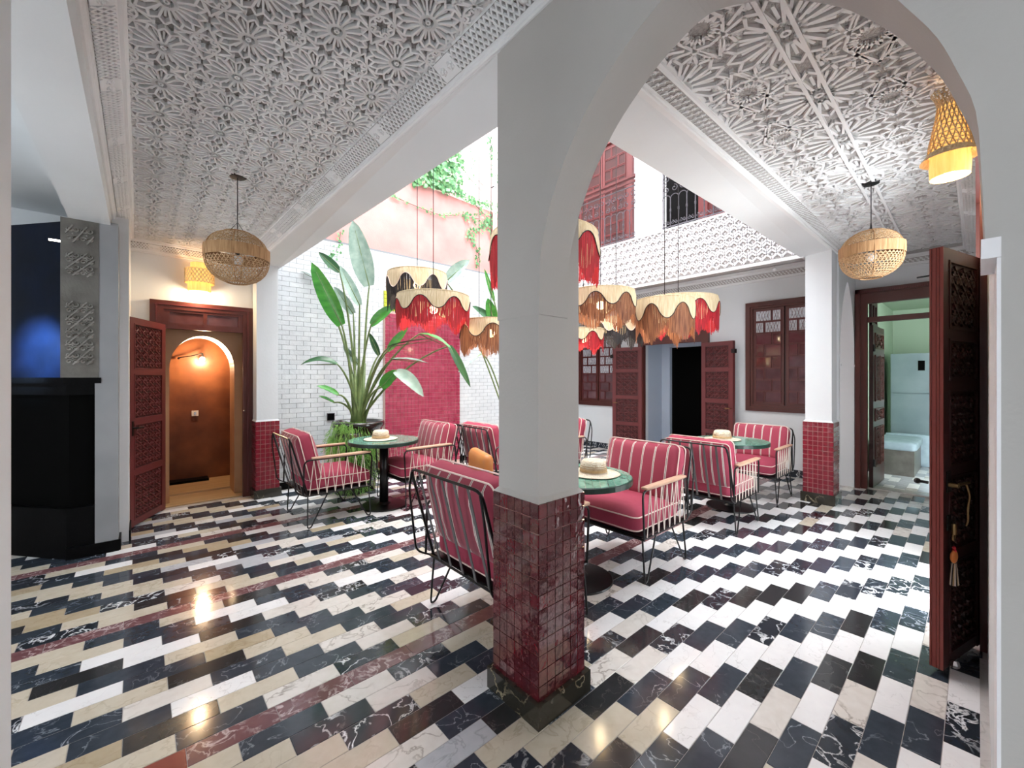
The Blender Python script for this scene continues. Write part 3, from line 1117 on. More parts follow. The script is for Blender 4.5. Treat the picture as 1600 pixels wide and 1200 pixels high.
def paned_door(t, w, h, cols, rows, wood='wood_door', pane='wood_lip', th=.05, glass_rows=()):
    """local frame: x to the viewer is -x, width along y from 0 to w"""
    f = MB().box((0, 0, 0), (th, w, h))
    f.build('board', wood, t)
    cw_, rh = (w-.10)/cols, (h-.12)/rows
    me = {}
    for r in range(rows):
        ws = [.34, .66] if r % 2 else [.66, .34]
        y = .05
        for c_ in range(1):
            for q_ in ws:
                ww = q_*(w-.10)
                key = (round(ww, 3), r in glass_rows)
                if key not in me:
                    b = MB()
                    b.cur = 0
                    b.box((-.004, .014, .014), (.0, ww-.014, rh-.014))
                    b.cur = 1
                    e = .013
                    b.box((-.014, .006, .006), (-.0, ww-.006, .006+e)).box((-.014, .006, rh-.006-e), (0, ww-.006, rh-.006))
                    b.box((-.014, .006, .006+e), (0, .006+e, rh-.006-e)).box((-.014, ww-.006-e, .006+e), (0, ww-.006, rh-.006-e))
                    me[key] = b.mesh('pane', ['glass_lit' if r in glass_rows else pane, wood])
                o = link('pane', me[key], t)
                o.location = (0, y, .06+r*rh)
                y += ww


# upper doors behind the railing
for (ya, yb, lab) in ((4.84, 6.14, 'maroon panelled balcony doors seen above the left railing'),):
    t = thing('balcony_doors', lab, 'door', (7.55, ya, 3.86))
    for k in range(2):
        lf = thing_part = empty_part('door_leaf', t)
        lf.location = (0, k*(yb-ya)/2, 0)
        paned_door(lf, (yb-ya)/2-.01, 2.7, 2, 11)
    MB().box((-.05, -.12, 0), (.03, -.01, 2.9)).box((-.05, yb-ya+.01, 0), (.03, yb-ya+.12, 2.9)).box((-.05, -.12, 2.72), (.03, yb-ya+.12, 2.9)).build('door_frame', 'wood_door', t)
t = thing('balcony_window', 'dark opening with maroon frame behind the right balcony railing', 'window', (7.55, 2.6, 3.86))
MB().box((0, .76, 0), (.04, 1.80, 2.4)).build('dark_opening', 'black_stone', t)
MB().box((-.05, 1.80, 0), (.02, 1.93, 2.6)).box((-.05, .60, 0), (.02, .76, 2.6)).box((-.05, .60, 2.4), (.02, 1.93, 2.6)).build('window_frame', 'wood_door', t)
lf = empty_part('shutter', t)
paned_door(lf, .60, 2.4, 2, 9)

# ================================================================== DOORS AND WINDOWS
def arabesque(w, h, n_x, n_y, dens_=1.0, depth=.0085):
    """mirrored vine scrolls in relief, in the y-z plane, proud towards -x"""
    b = MB()
    Y_, Z_ = (0, 1, 0), (0, 0, 1)
    cw_, chh = w/n_x, h/n_y
    for i in range(n_x):
        for k in range(n_y):
            cy, cz = cw_*(i+.5), chh*(k+.5)
            r = min(cw_, chh)*.27
            for sy in (-1, 1):
                for sz in (-1, 1):
                    b.tube(spiral((-depth*.4, cy+sy*cw_*.25, cz+sz*chh*.25), r, 1.1, (0 if sy < 0 else pi), sy*sz, Y_, Z_, 9), depth*.75, 3, cap=False)
            b.sphere((-depth*.3, cy, cz), r*.35, 6, 4, (.5, 1, 1))
            b.bar((-depth*.3, cy-cw_*.5, cz), (-depth*.3, cy, cz+chh*.5), depth*1.1, depth*1.2, (1, 0, 0))
            b.bar((-depth*.3, cy+cw_*.5, cz), (-depth*.3, cy, cz-chh*.5), depth*1.1, depth*1.2, (1, 0, 0))
    return b


def carved_leaf(parent, w, h, panels, wood='wood_door', th=.045, nx=3, ny=3, medallion=False, back=True, rec='wood_lip'):
    """door leaf in its own frame: hinge at y = 0, width towards +y, face towards -x"""
    leaf = empty_part('door_leaf', parent) if parent else None
    st = .07
    MB().box((0, 0, 0), (th, w, h)).build('board', wood, leaf)
    MB().box((-.012, 0, 0), (0, st, h)).build('stile', wood, leaf)
    MB().box((-.012, w-st, 0), (0, w, h)).build('stile', wood, leaf)
    zs = panels
    rails = MB()
    z = 0
    ph = (h-.05*(len(zs)+1)-.02)/sum(zs)
    zc = .06
    me_cache = {}
    for i, f in enumerate(zs):
        hh = ph*f
        MB().box((-.012, st, zc-.05), (0, w-st, zc)).build('rail', wood, leaf)
        k = round(hh, 3)
        if k not in me_cache:
            p = MB()
            p.cur = 0
            p.box((-.002, 0, 0), (.001, w-2*st, hh))
            p.cur = 1
            e = .012
            for g_ in (.0,):
                p.box((-.016, g_, g_), (0, w-2*st-g_, g_+e)).box((-.016, g_, hh-g_-e), (0, w-2*st-g_, hh-g_))
                p.box((-.016, g_, g_+e), (0, g_+e, hh-g_-e)).box((-.016, w-2*st-g_-e, g_+e), (0, w-2*st-g_, hh-g_-e))
            p.cur = 1
            a = arabesque(w-2*st-.05, hh-.05, nx, max(1, int(ny*f)))
            p.add([(x-.004, y+.025, zz+.025) for x, y, zz in a.v], a.f)
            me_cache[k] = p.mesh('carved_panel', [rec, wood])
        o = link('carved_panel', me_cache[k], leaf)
        o.location = (0, st, zc)
        zc += hh+.05
    MB().box((-.012, st, zc-.05), (0, w-st, h)).build('rail', wood, leaf)
    return leaf


# -- door 1: doorway at the end of the left wing
d1 = MB()
d1.box((.075, 6.36, 0), (.20, 6.42, 2.46)).box((.99, 6.36, 0), (1.10, 6.42, 2.46)).box((.20, 6.36, 2.36), (.99, 6.42, 2.46))
d1o = d1.build('door_1', 'wood', **STR)
MB().box((.20, 6.37, 2.13), (.99, 6.42, 2.17)).box((.575, 6.37, 2.17), (.615, 6.42, 2.36)).box((.20, 6.372, 2.17), (.255, 6.42, 2.36)).box((.94, 6.372, 2.17), (.99, 6.42, 2.36)).box(
    (.255, 6.372, 2.17), (.575, 6.42, 2.20)).box((.255, 6.372, 2.33), (.575, 6.42, 2.36)).box((.615, 6.372, 2.17), (.94, 6.42, 2.20)).box((.615, 6.372, 2.33), (.94, 6.42, 2.36)).build('transom_frame', 'wood', d1o)
for xa, xb in ((.255, .575), (.615, .94)):
    MB().box((xa, 6.39, 2.20), (xb, 6.40, 2.33)).build('transom_pane', 'glass', d1o)
rope = MB()
for k in range(52):      # rope moulding round the frame
    x = .13+k*.0178
    rope.obox((x, 6.355, 2.415), (.010, 0, .008), (0, .007, 0), (-.003, 0, .004))
for k in range(118):
    z = .06+k*.02
    rope.obox((.135, 6.355, z), (.008, 0, .008), (0, .007, 0), (-.004, 0, .004))
    rope.obox((1.045, 6.355, z), (.008, 0, .008), (0, .007, 0), (-.004, 0, .004))
rope.build('rope_moulding', 'wood_door', d1o)
dl = thing('open_door_leaf', 'maroon carved door leaf standing open beside the rust coloured alcove', 'door', (.205, 6.345, .012))
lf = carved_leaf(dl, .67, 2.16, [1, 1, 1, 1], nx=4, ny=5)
ang = atan2(5.751-6.345, -.088-.205)
dl.rotation_euler = (0, 0, ang-pi/2)
hd = MB().tube([(-.015, .63, 1.02), (-.06, .63, 1.02), (-.065, .55, 1.02)], .010, 6).box((-.012, .615, .94), (-.018, .645, 1.09))
hd.tube([(.045, .63, 1.02), (.10, .63, 1.02), (.105, .59, 1.02)], .008, 6)
hd.build('door_handle', 'steel', dl)
MB().sphere((1.0, 6.35, 1.12), .012, 8, 6).build('door_catch', 'chrome', d1o)

# alcove behind door 1
al_ = MB()
al_.box((.0, 7.75, 0), (1.4, 7.85, 3.0)).box((-.06, 6.55, 0), (0.04, 7.85, 3.0)).box((1.16, 6.55, 0), (1.3, 7.85, 3.0)).box((-.1, 6.55, 2.75), (1.3, 7.85, 2.85))
al_.build('wall_alcove', 'rust', **STR)
aa = MB()
ap = [(.26, 1.66)]+[(.595-.335*cos(pi*i/20), 1.66+.42*sin(pi*i/20)) for i in range(1, 20)]+[(.93, 1.66)]
for i in range(len(ap)-1):
    (xa, za), (xb, zb) = ap[i], ap[i+1]
    for yy, o in ((6.60, 1), (6.98, 0)):
        v = [(xa, yy, za), (xb, yy, zb), (xb, yy, 2.8), (xa, yy, 2.8)]
        aa.add(v if o else v[::-1], [(0, 1, 2, 3)])
    aa.add([(xa, 6.60, za), (xa, 6.98, za), (xb, 6.98, zb), (xb, 6.60, zb)], [(0, 1, 2, 3)])
aa.box((.02, 6.60, 0), (.26, 6.98, 2.8)).box((.93, 6.60, 0), (1.17, 6.98, 2.8))
aa.build('trim_17', 'tadelakt', label='cream arch inside the rust coloured alcove', **STR)
MB().box((.04, 6.42, -.1), (1.16, 7.75, .012)).box((.05, 6.95, .01), (1.15, 7.75, .035)).build('trim_18', 'wood_floor', label='pale stone step inside the alcove', **STR)
MB().box((.3, 7.55, .035), (.75, 7.75, .07)).build('trim_19', 'black_stone', label='dark stone skirting inside the alcove', **STR)
wl = thing('wall_bulb', 'bare glowing bulb on a bracket in the rust coloured alcove', 'lamp', (.66, 7.72, 1.86))
MB().tube([(-.24, -.01, -.02), (-.1, -.04, .01), (.02, -.07, .05)], .007, 5).sphere((-.25, -.01, -.03), .018, 6, 4).build('bracket', 'steel', wl)
MB().tube([(.02, -.07, .05), (.02, -.07, .0)], .012, 6).build('socket', 'steel', wl)
b = MB(); b.smooth = True
b.sphere((.02, -.07, -.035), .035, 12, 8).build('bulb', 'bulb', wl)
ld = bpy.data.lights.new('alcove_light', 'POINT'); ld.energy = 12; ld.color = (1, .72, .42); ld.shadow_soft_size = .04
lo = bpy.data.objects.new('alcove_light', ld); col.objects.link(lo); lo.parent = wl; lo.location = (.02, -.16, -.06)
sw = thing('light_switch', 'small white switch on the rust coloured alcove wall', 'switch', (.60, 7.75, 1.02))
MB().box((-.04, -.02, -.04), (.04, 0, .04)).build('plate', 'white', sw)
MB().box((-.012, -.026, -.02), (.012, -.02, .02)).build('rocker', 'chrome', sw)

# -- door 2: double doors of the courtyard (x = 7.60)
d2 = MB()
d2.box((7.53, 4.48, 0), (7.62, 4.60, 2.80)).box((7.53, 3.20, 0), (7.62, 3.32, 2.80)).box((7.53, 3.20, 2.70), (7.62, 4.60, 2.82)).box((7.53, 3.32, 2.20), (7.62, 4.48, 2.30))
d2.box((7.56, 3.32, 2.30), (7.60, 4.48, 2.70)).box((7.53, 3.88, 2.30), (7.60, 3.93, 2.70))
d2o = d2.build('door_2', 'wood', **STR)
for ya, yb in ((3.36, 3.85), (3.96, 4.45)):
    MB().box((7.545, ya, 2.35), (7.56, yb, 2.66)).build('transom_pane', 'glass', d2o)
for (nm, hy, sgn, w, a, lab) in (('l', 4.50, 1, .62, 12, 'left leaf of the carved maroon double doors across the courtyard'),
                                 ('r', 3.30, -1, .60, 14, 'right leaf of the carved maroon double doors across the courtyard')):
    t = thing('open_door_leaf', lab, 'door', (7.515, hy, .03))
    lf = carved_leaf(t, w, 2.14, [1, 1, 1, .8], nx=3, ny=4)
    if sgn < 0:
        lf.scale = (1, -1, 1)
    t.rotation_euler = (0, 0, sgn*radians(a))
    MB().tube([(-.012, sgn*(w-.035), 1.0), (-.045, sgn*(w-.035), 1.0), (-.05, sgn*(w-.12), 1.0)], .008, 6).build('door_handle', 'brass', t)
    MB().box((-.03, sgn*(w-.02), 1.93), (.03, sgn*(w+.04), 2.0)).build('hook', 'steel', t)
# recess and dark room behind
rc = MB().box((7.75, 3.18, 0), (8.3, 3.30, 2.9)).box((7.75, 4.50, 0), (8.3, 4.62, 2.9)).box((7.75, 3.2, 2.75), (8.3, 4.6, 2.9))
rc.box((8.3, 3.1, 0), (8.4, 3.50, 2.9)).box((8.3, 4.32, 0), (8.4, 4.7, 2.9)).box((8.3, 3.5, 2.18), (8.4, 4.32, 2.9)).box((7.6, 3.2, -.1), (8.4, 4.6, 0))
rc.build('wall_recess', 'blue_wall', **STR)
MB().box((8.4, 3.0, 0), (8.5, 4.9, 2.9)).build('wall_recess_back', 'black_matte', **STR)
t = thing('side_stool', 'dark low stool just inside the courtyard double doors', 'stool', (7.98, 3.95, 0))
MB().tube([(0, 0, .30), (0, 0, .36)], [.13, .13], 14).build('seat', 'black_blue', t)
for k in range(3):
    a = k*2*pi/3
    MB().tube([(.05*cos(a), .05*sin(a), .31), (.12*cos(a), .12*sin(a), 0)], .010, 5).build('leg', 'steel', t)


# -- windows of the courtyard wall
def window(name, y0, y1, z0, z1, x=7.60, glass_rows=(7, 6)):
    W, H_ = y1-y0, z1-z0
    f = MB()
    e = .10
    for (dx, e0, e1) in ((-.035, 0, .04), (-.055, .04, .075), (-.03, .075, .11)):
        f.box((x+dx, y0+e0, z0+e0), (x+.03, y0+e1, z1-e0)).box((x+dx, y1-e1, z0+e0), (x+.03, y1-e0, z1-e0))
        f.box((x+dx, y0+e1, z0+e0), (x+.03, y1-e1, z0+e1)).box((x+dx, y0+e1, z1-e1), (x+.03, y1-e1, z1-e0))
    wo = f.build(name, 'wood', **STR)
    MB().box((x+.03, y0+.02, z0+.02), (x+.06, y1-.02, z1-.02)).build('backing', 'wood_dark', wo)
    n = 8
    yi, yj = y0+.11, y1-.11
    mid = (yi+yj)/2
    for s, (a, b_) in enumerate(((yi, mid-.012), (mid+.012, yj))):
        sash = MB().box((x-.005, a, z0+.11), (x+.03, b_, z1-.11)).build('sash', 'wood', wo)
        rh = (z1-z0-.28)/n
        for r in range(n):
            ws = [.36, .64] if (r % 2) else [.64, .36]
            y = a+.03
            for q_ in ws:
                ww = q_*(b_-a-.06)
                g = r in glass_rows
                dk = .014 if (s == 0 or True) else .01
                pb = MB()
                pb.cur = 0
                pb.box((x-.010, y+dk, z0+.14+r*rh+dk), (x-.006, y+ww-dk, z0+.14+(r+1)*rh-dk))
                pb.cur = 1
                ya_, yb_, za_, zb_ = y+.006, y+ww-.006, z0+.14+r*rh+.006, z0+.14+(r+1)*rh-.006
                ee = .010
                pb.box((x-.020, ya_, za_), (x-.005, yb_, za_+ee)).box((x-.020, ya_, zb_-ee), (x-.005, yb_, zb_))
                pb.box((x-.020, ya_, za_+ee), (x-.005, ya_+ee, zb_-ee)).box((x-.020, yb_-ee, za_+ee), (x-.005, yb_, zb_-ee))
                if g:
                    m_ = int((yb_-ya_)/.04)
                    for c_ in range(m_+1):
                        yy = ya_+.01+(yb_-ya_-.02)*c_/max(1, m_)
                        if yy+.02 < yb_ and yy-.02 > ya_:
                            pb.bar((x-.012, yy-.02, za_+.012), (x-.012, yy+.02, zb_-.012), .004, .003, (1, 0, 0))
                            pb.bar((x-.012, yy+.02, za_+.012), (x-.012, yy-.02, zb_-.012), .004, .003, (1, 0, 0))
                pb.build('pane', ['glass_lit' if g else 'glass', 'wood_door'], sash)
                y += ww
    return wo


window('window_1', 1.47, 2.60, 1.00, 2.79)
window('window_2', 5.05, 6.20, .93, 2.72, glass_rows=(7, 6, 5, 4, 3))

# -- door 3: kitchen doorway at the end of the right wing
d3 = MB()
d3.box((7.53, 1.03, 0), (7.62, 1.145, 2.75)).box((7.53, .10, 0), (7.62, .20, 2.75)).box((7.53, .20, 2.58), (7.62, 1.03, 2.75)).box((7.55, .20, 2.32), (7.62, 1.03, 2.39))
d3.box((7.50, 1.10, 0), (7.53, 1.155, 2.78)).box((7.50, .08, 2.72), (7.53, 1.155, 2.78))
d3o = d3.build('door_3', 'wood', **STR)
dk = MB()
for k in range(46):
    dk.box((7.49, .12+k*.022, 2.735), (7.503, .132+k*.022, 2.752))
dk.build('dentil_moulding', 'wood_door', d3o)
kt = thing('open_door_leaf', 'carved maroon kitchen door leaf opened inwards beside the pale blue bench', 'door', (7.62, 1.02, .012))
lf = empty_part('door_leaf', kt)
b = MB().box((0, -.045, 0), (.78, 0, 2.27))
b.build('board', 'wood_dark', lf)
for (x0, x1, z0, z1) in ((.10, .68, 1.95, 2.17), (.10, .36, 1.20, 1.86), (.42, .68, 1.20, 1.86), (.10, .68, .92, 1.10), (.10, .36, .28, .84), (.42, .68, .28, .84)):
    p = MB()
    p.cur = 1
    e = .014
    p.box((x0, -.060, z0), (x1, -.045, z0+e)).box((x0, -.060, z1-e), (x1, -.045, z1)).box((x0, -.060, z0+e), (x0+e, -.045, z1-e)).box((x1-e, -.060, z0+e), (x1, -.045, z1-e))
    a = arabesque(x1-x0-.05, z1-z0-.05, 2, max(1, int((z1-z0)/.12)))
    p.add([(x0+.025+y, -.049+x, z0+.025+zz) for x, y, zz in a.v], a.f)
    p.build('carved_panel', ['wood_lip', 'wood'], lf)
for z in (.3, 1.9):
    MB().tube([(.0, -.055, z), (.0, -.055, z+.10)], .014, 6).build('hinge', 'steel', lf)
kt.rotation_euler = (0, 0, radians(-2))
# transom window leaf inside
tw = thing('transom_leaf', 'small maroon transom window opened inwards above the kitchen door', 'window', (7.62, 1.02, 2.28))
MB().box((0, -.03, .0), (.5, 0, .05)).box((0, -.03, .30), (.5, 0, .36)).box((0, -.03, 0), (.05, 0, .36)).box((.45, -.03, 0), (.5, 0, .36)).box((.23, -.03, 0), (.27, 0, .36)).build('frame', 'wood_dark', tw)
MB().box((.05, -.018, .05), (.45, -.012, .30)).build('pane', 'glass', tw)
# the kitchen
kr = MB().box((12.2, -2, 0), (12.3, 2.2, 3.1)).box((7.75, 1.24, 0), (12.3, 1.34, 3.1)).box((7.75, -1.9, 0), (12.3, -1.8, 3.1))
kr.build('wall_kitchen', 'kitchen', **STR)
MB().box((7.75, -2, 3.0), (12.3, 2.2, 3.1)).build('ceiling', 'kitchen', label='pale green kitchen ceiling', **STR)
kf = MB().box((7.62, -1.9, -.1), (12.3, 1.3, -.004)).build('floor', 'grout', label='kitchen floor', **STR)
kts = {}
for k in range(-6, 12):
    y1 = .921+TW*k-.6
    if y1 > 1.24:
        continue
    for n in range(0, 14):
        xb = 7.9+TL*n+STEP*(k % 4)
        if xb > 12:
            continue
        kd = R.choice(['t_black', 't_grey', 't_grey', 't_streak']) if n % 2 else R.choice(['t_white', 't_grey'])
        kts.setdefault(kd, MB())
        tmb = tile_mesh(kd, xb-TL, xb, y1-TW, y1)
        kts[kd].add(tmb.v, tmb.f)
kb, nm = MB(), list(kts)
for j, kd in enumerate(nm):
    kb.cur = j
    kb.add(kts[kd].v, kts[kd].f)
kb.build('tile', nm, kf, kind='stuff')
MB().box((7.60, .18, -.002), (7.80, 1.05, .012)).build('trim_20', 'threshold', label='pale marble sill of the kitchen door', **STR)
fg = thing('refrigerator', 'tall brushed steel refrigerator in the pale green kitchen', 'refrigerator', (10.75, .70, 0))
b = MB(); b.smooth = False
b.box((0, -.42, .08), (.7, .42, 2.0)).build('body', 'fridge', fg)
MB().box((-.05, -.415, 1.27), (0, .415, 2.0)).build('freezer_door', 'fridge', fg)
MB().box((-.05, -.415, .10), (0, .415, 1.245)).build('fridge_door', 'fridge', fg)
MB().box((-.058, -.05, 1.68), (-.05, .04, 1.86)).build('display', 'black_matte', fg)
MB().box((-.02, -.40, 0), (.6, .40, .08)).build('foot_panel', 'black_matte', fg)
bn = thing('bench', 'low stone bench with pale blue cushion beside the kitchen door', 'bench', (8.95, .93, 0))
MB().box((0, -.27, 0), (1.1, .22, .40)).build('base', 'cement', bn)
b = MB(); b.smooth = True
b.rbox((.55, -.03, .46), (.57, .27, .075), .05, 6).build('cushion', 'teal', bn)
b = MB(); b.smooth = True
b.rbox((1.18, -.10, .28), (.06, .30, .28), .04, 5).build('end_cushion', 'teal', bn)
MB().box((10.2, 1.19, 0), (10.6, 1.24, 2.0)).build('trim_21', 'black_matte', label='dark tall gap beside the refrigerator', **STR)
sp = thing('spot_light', 'small black spotlight on the kitchen ceiling above the doorway', 'lamp', (8.6, .98, 3.0))
MB().tube([(0, 0, 0), (0, 0, -.06)], .02, 8).tube([(0, .0, -.06), (-.05, -.02, -.13)], .035, 10).build('head', 'steel', sp)

# -- door 4: open leaf on the right, with its key
la, lb = Vector((3.60, -.004, .03)), Vector((3.11, .132, .03))
dr = thing('open_door_leaf', 'tall maroon door leaf standing open at the right edge with key tassel', 'door', la)
ang = atan2((lb-la).y, (lb-la).x)
dr.rotation_euler = (0, 0, ang-pi/2)
LW = (lb-la).length
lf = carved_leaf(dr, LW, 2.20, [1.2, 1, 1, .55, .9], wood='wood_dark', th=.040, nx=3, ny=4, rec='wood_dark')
e = MB()
for (a, b_) in ((.032, .040), (.014, .030), (.002, .012), (-.013, .0)):
    e.box((a, LW, 0), (b_, LW+.006, 2.20))
e.build('lip_moulding', 'wood_edge', dr, label='red-brown moulded closing edge')
hw_ = MB()
hw_.tube([(-.012, LW-.05, .96), (-.04, LW-.05, .96), (-.055, LW-.05, .96)], .012, 8).tube([(-.05, LW-.06, .965), (-.055, LW-.17, .965)], .008, 6)
hw_.build('door_handle', 'brass', dr)
MB().tube(round_path([(-.05, LW-.15, .965), (-.06, LW-.17, .90), (-.06, LW-.14, .83), (-.06, LW-.145, .77), (-.05, LW-.155, .74)], .03), .005, 5).build('hook', 'brass', dr)
MB().tube([(.06, LW-.04, .955), (.10, LW-.04, .955)], .008, 6).sphere((.105, LW-.04, .955), .016, 8, 6).tube([(.06, LW-.05, 2.07), (.11, LW-.05, 2.07)], .005, 5).build('far_knob', 'steel', dr)
MB().box((-.012, LW-.075, .92), (-.018, LW-.03, 1.03)).build('lock_plate', 'steel', dr)
MB().box((-.012, LW-.075, .72), (-.018, LW-.035, .80)).build('key_plate', 'steel', dr)
MB().sphere((-.03, LW-.08, .02), .022, 8, 6).build('door_stop', 'chrome', dr)
mw = dr.matrix_basis @ Vector((-.035, LW-.055, .76))
ky = thing('key_with_tassel', 'key ring with orange disc and striped tassel hanging from the open door', 'key', (mw.x, mw.y, mw.z+.03), ang-pi/2)
MB().tube(arc((0, 0, -.01), .018, 0, 2*pi, 12, (0, 1, 0), (0, 0, 1)), .0025, 4).build('ring', 'steel', ky)
MB().tube([(0, 0, -.03), (0, 0, -.085)], [.009, .011], 8).box((-.004, -.012, -.11), (.004, -.004, -.085)).box((-.004, .004, -.115), (.004, .012, -.085)).build('key', 'brass', ky)
MB().sphere((0, 0, -.155), .008, 6, 5).sphere((0, 0, -.17), .010, 6, 5).build('red_beads', 'f_red', ky)
b = MB(); b.smooth = True
b.sphere((0, 0, -.20), .034, 14, 8, (.35, 1, 1)).build('orange_disc', 'orange', ky)
ts = MB()
for k in range(16):
    a = k*2*pi/16
    ts.cur = k % 3
    ts.tube([(.006*cos(a), .008*sin(a), -.235), (.010*cos(a), .02*sin(a), -.29), (.014*cos(a), .028*sin(a), -.345)], .0035, 4)
ts.build('tassel', ['cord', 'steel', 'straw_dark'], ky)

# ================================================================== FIREPLACE
fp = thing('fireplace', 'tall polished black fireplace with mantel at the left edge', 'fireplace', (-.475, 5.165, 0))
O = Vector((-.475, 5.165, 0))
dgx, dgy = -.632, .775        # direction of the slanted face
def slant(z0, z1, out, L=1.25, s1=.215, dz=0):
    """prism with a straight front (towards -y) and a slanted face going left-away"""
    ox, oy = -.0, -out
    a = (s1, -out, 0)
    b = (-out*.5, -out, 0)
    nrm = Vector((-dgy, dgx, 0))*-1
    nrm = Vector((dgy*-1, dgx, 0))
    c = (b[0]+dgx*L-out*.2, b[1]+dgy*L, 0)
    d = (c[0]+.7, c[1]+.3, 0)
    e_ = (s1, 1.2, 0)
    P_ = [a, b, c, d, e_]
    n = len(P_)
    mb = MB()
    mb.add([(p[0], p[1], z0) for p in P_]+[(p[0], p[1], z1) for p in P_],
           [tuple(range(n)), tuple(range(2*n-1, n-1, -1))]+[(i, n+i, n+(i+1) % n, (i+1) % n) for i in range(n)])
    return mb
slant(.0, .40, .0).build('hearth', 'black_stone', fp)
slant(.40, .43, .012).build('hearth_lip', 'black_stone', fp)
slant(.43, 1.40, -.03).build('firebox', 'black_matte', fp)
slant(1.40, 1.50, .0).build('mantel_band', 'black_stone', fp)
slant(1.50, 1.55, .03).build('mantel_shelf', 'black_stone', fp)
slant(1.55, 2.905, -.05, s1=-.03).build('hood', 'black_blue', fp)
cp = MB().box((-.03, -.03, 1.55), (.20, .5, 2.905))
cp.build('stone_pier', 'cement', fp)
for (z0, z1) in ((1.66, 2.20), (2.42, 2.62), (2.70, 2.85)):
    rel = MB()
    a = arabesque(.17, z1-z0, 2, max(1, int((z1-z0)/.10)))
    rel.add([(y-.0, -.031+x*1.4, z0+zz) for x, y, zz in a.v], a.f)
    rel.build('carved_panel', 'carved_stone', fp)
MB().box((-.10, .0, 2.70), (-.035, .02, 2.712)).build('light_bar', 'bulb_w', fp)
MB().box((.215, -.035, 0), (.0, -.0, .10)).build('plinth', 'black_stone', fp)
sl = bpy.data.lights.new('fireplace_light', 'SPOT'); sl.energy = 120; sl.color = (.40, .65, 1); sl.spot_size = 1.2; sl.spot_blend = 1; sl.shadow_soft_size = .05
so = bpy.data.objects.new('fireplace_light', sl); col.objects.link(so); so.parent = fp
so.location = (-.50, -.14, 1.96)
so.rotation_euler = (Vector((-.20, .25, 1.80))-Vector(so.location)).to_track_quat('-Z', 'Y').to_euler()


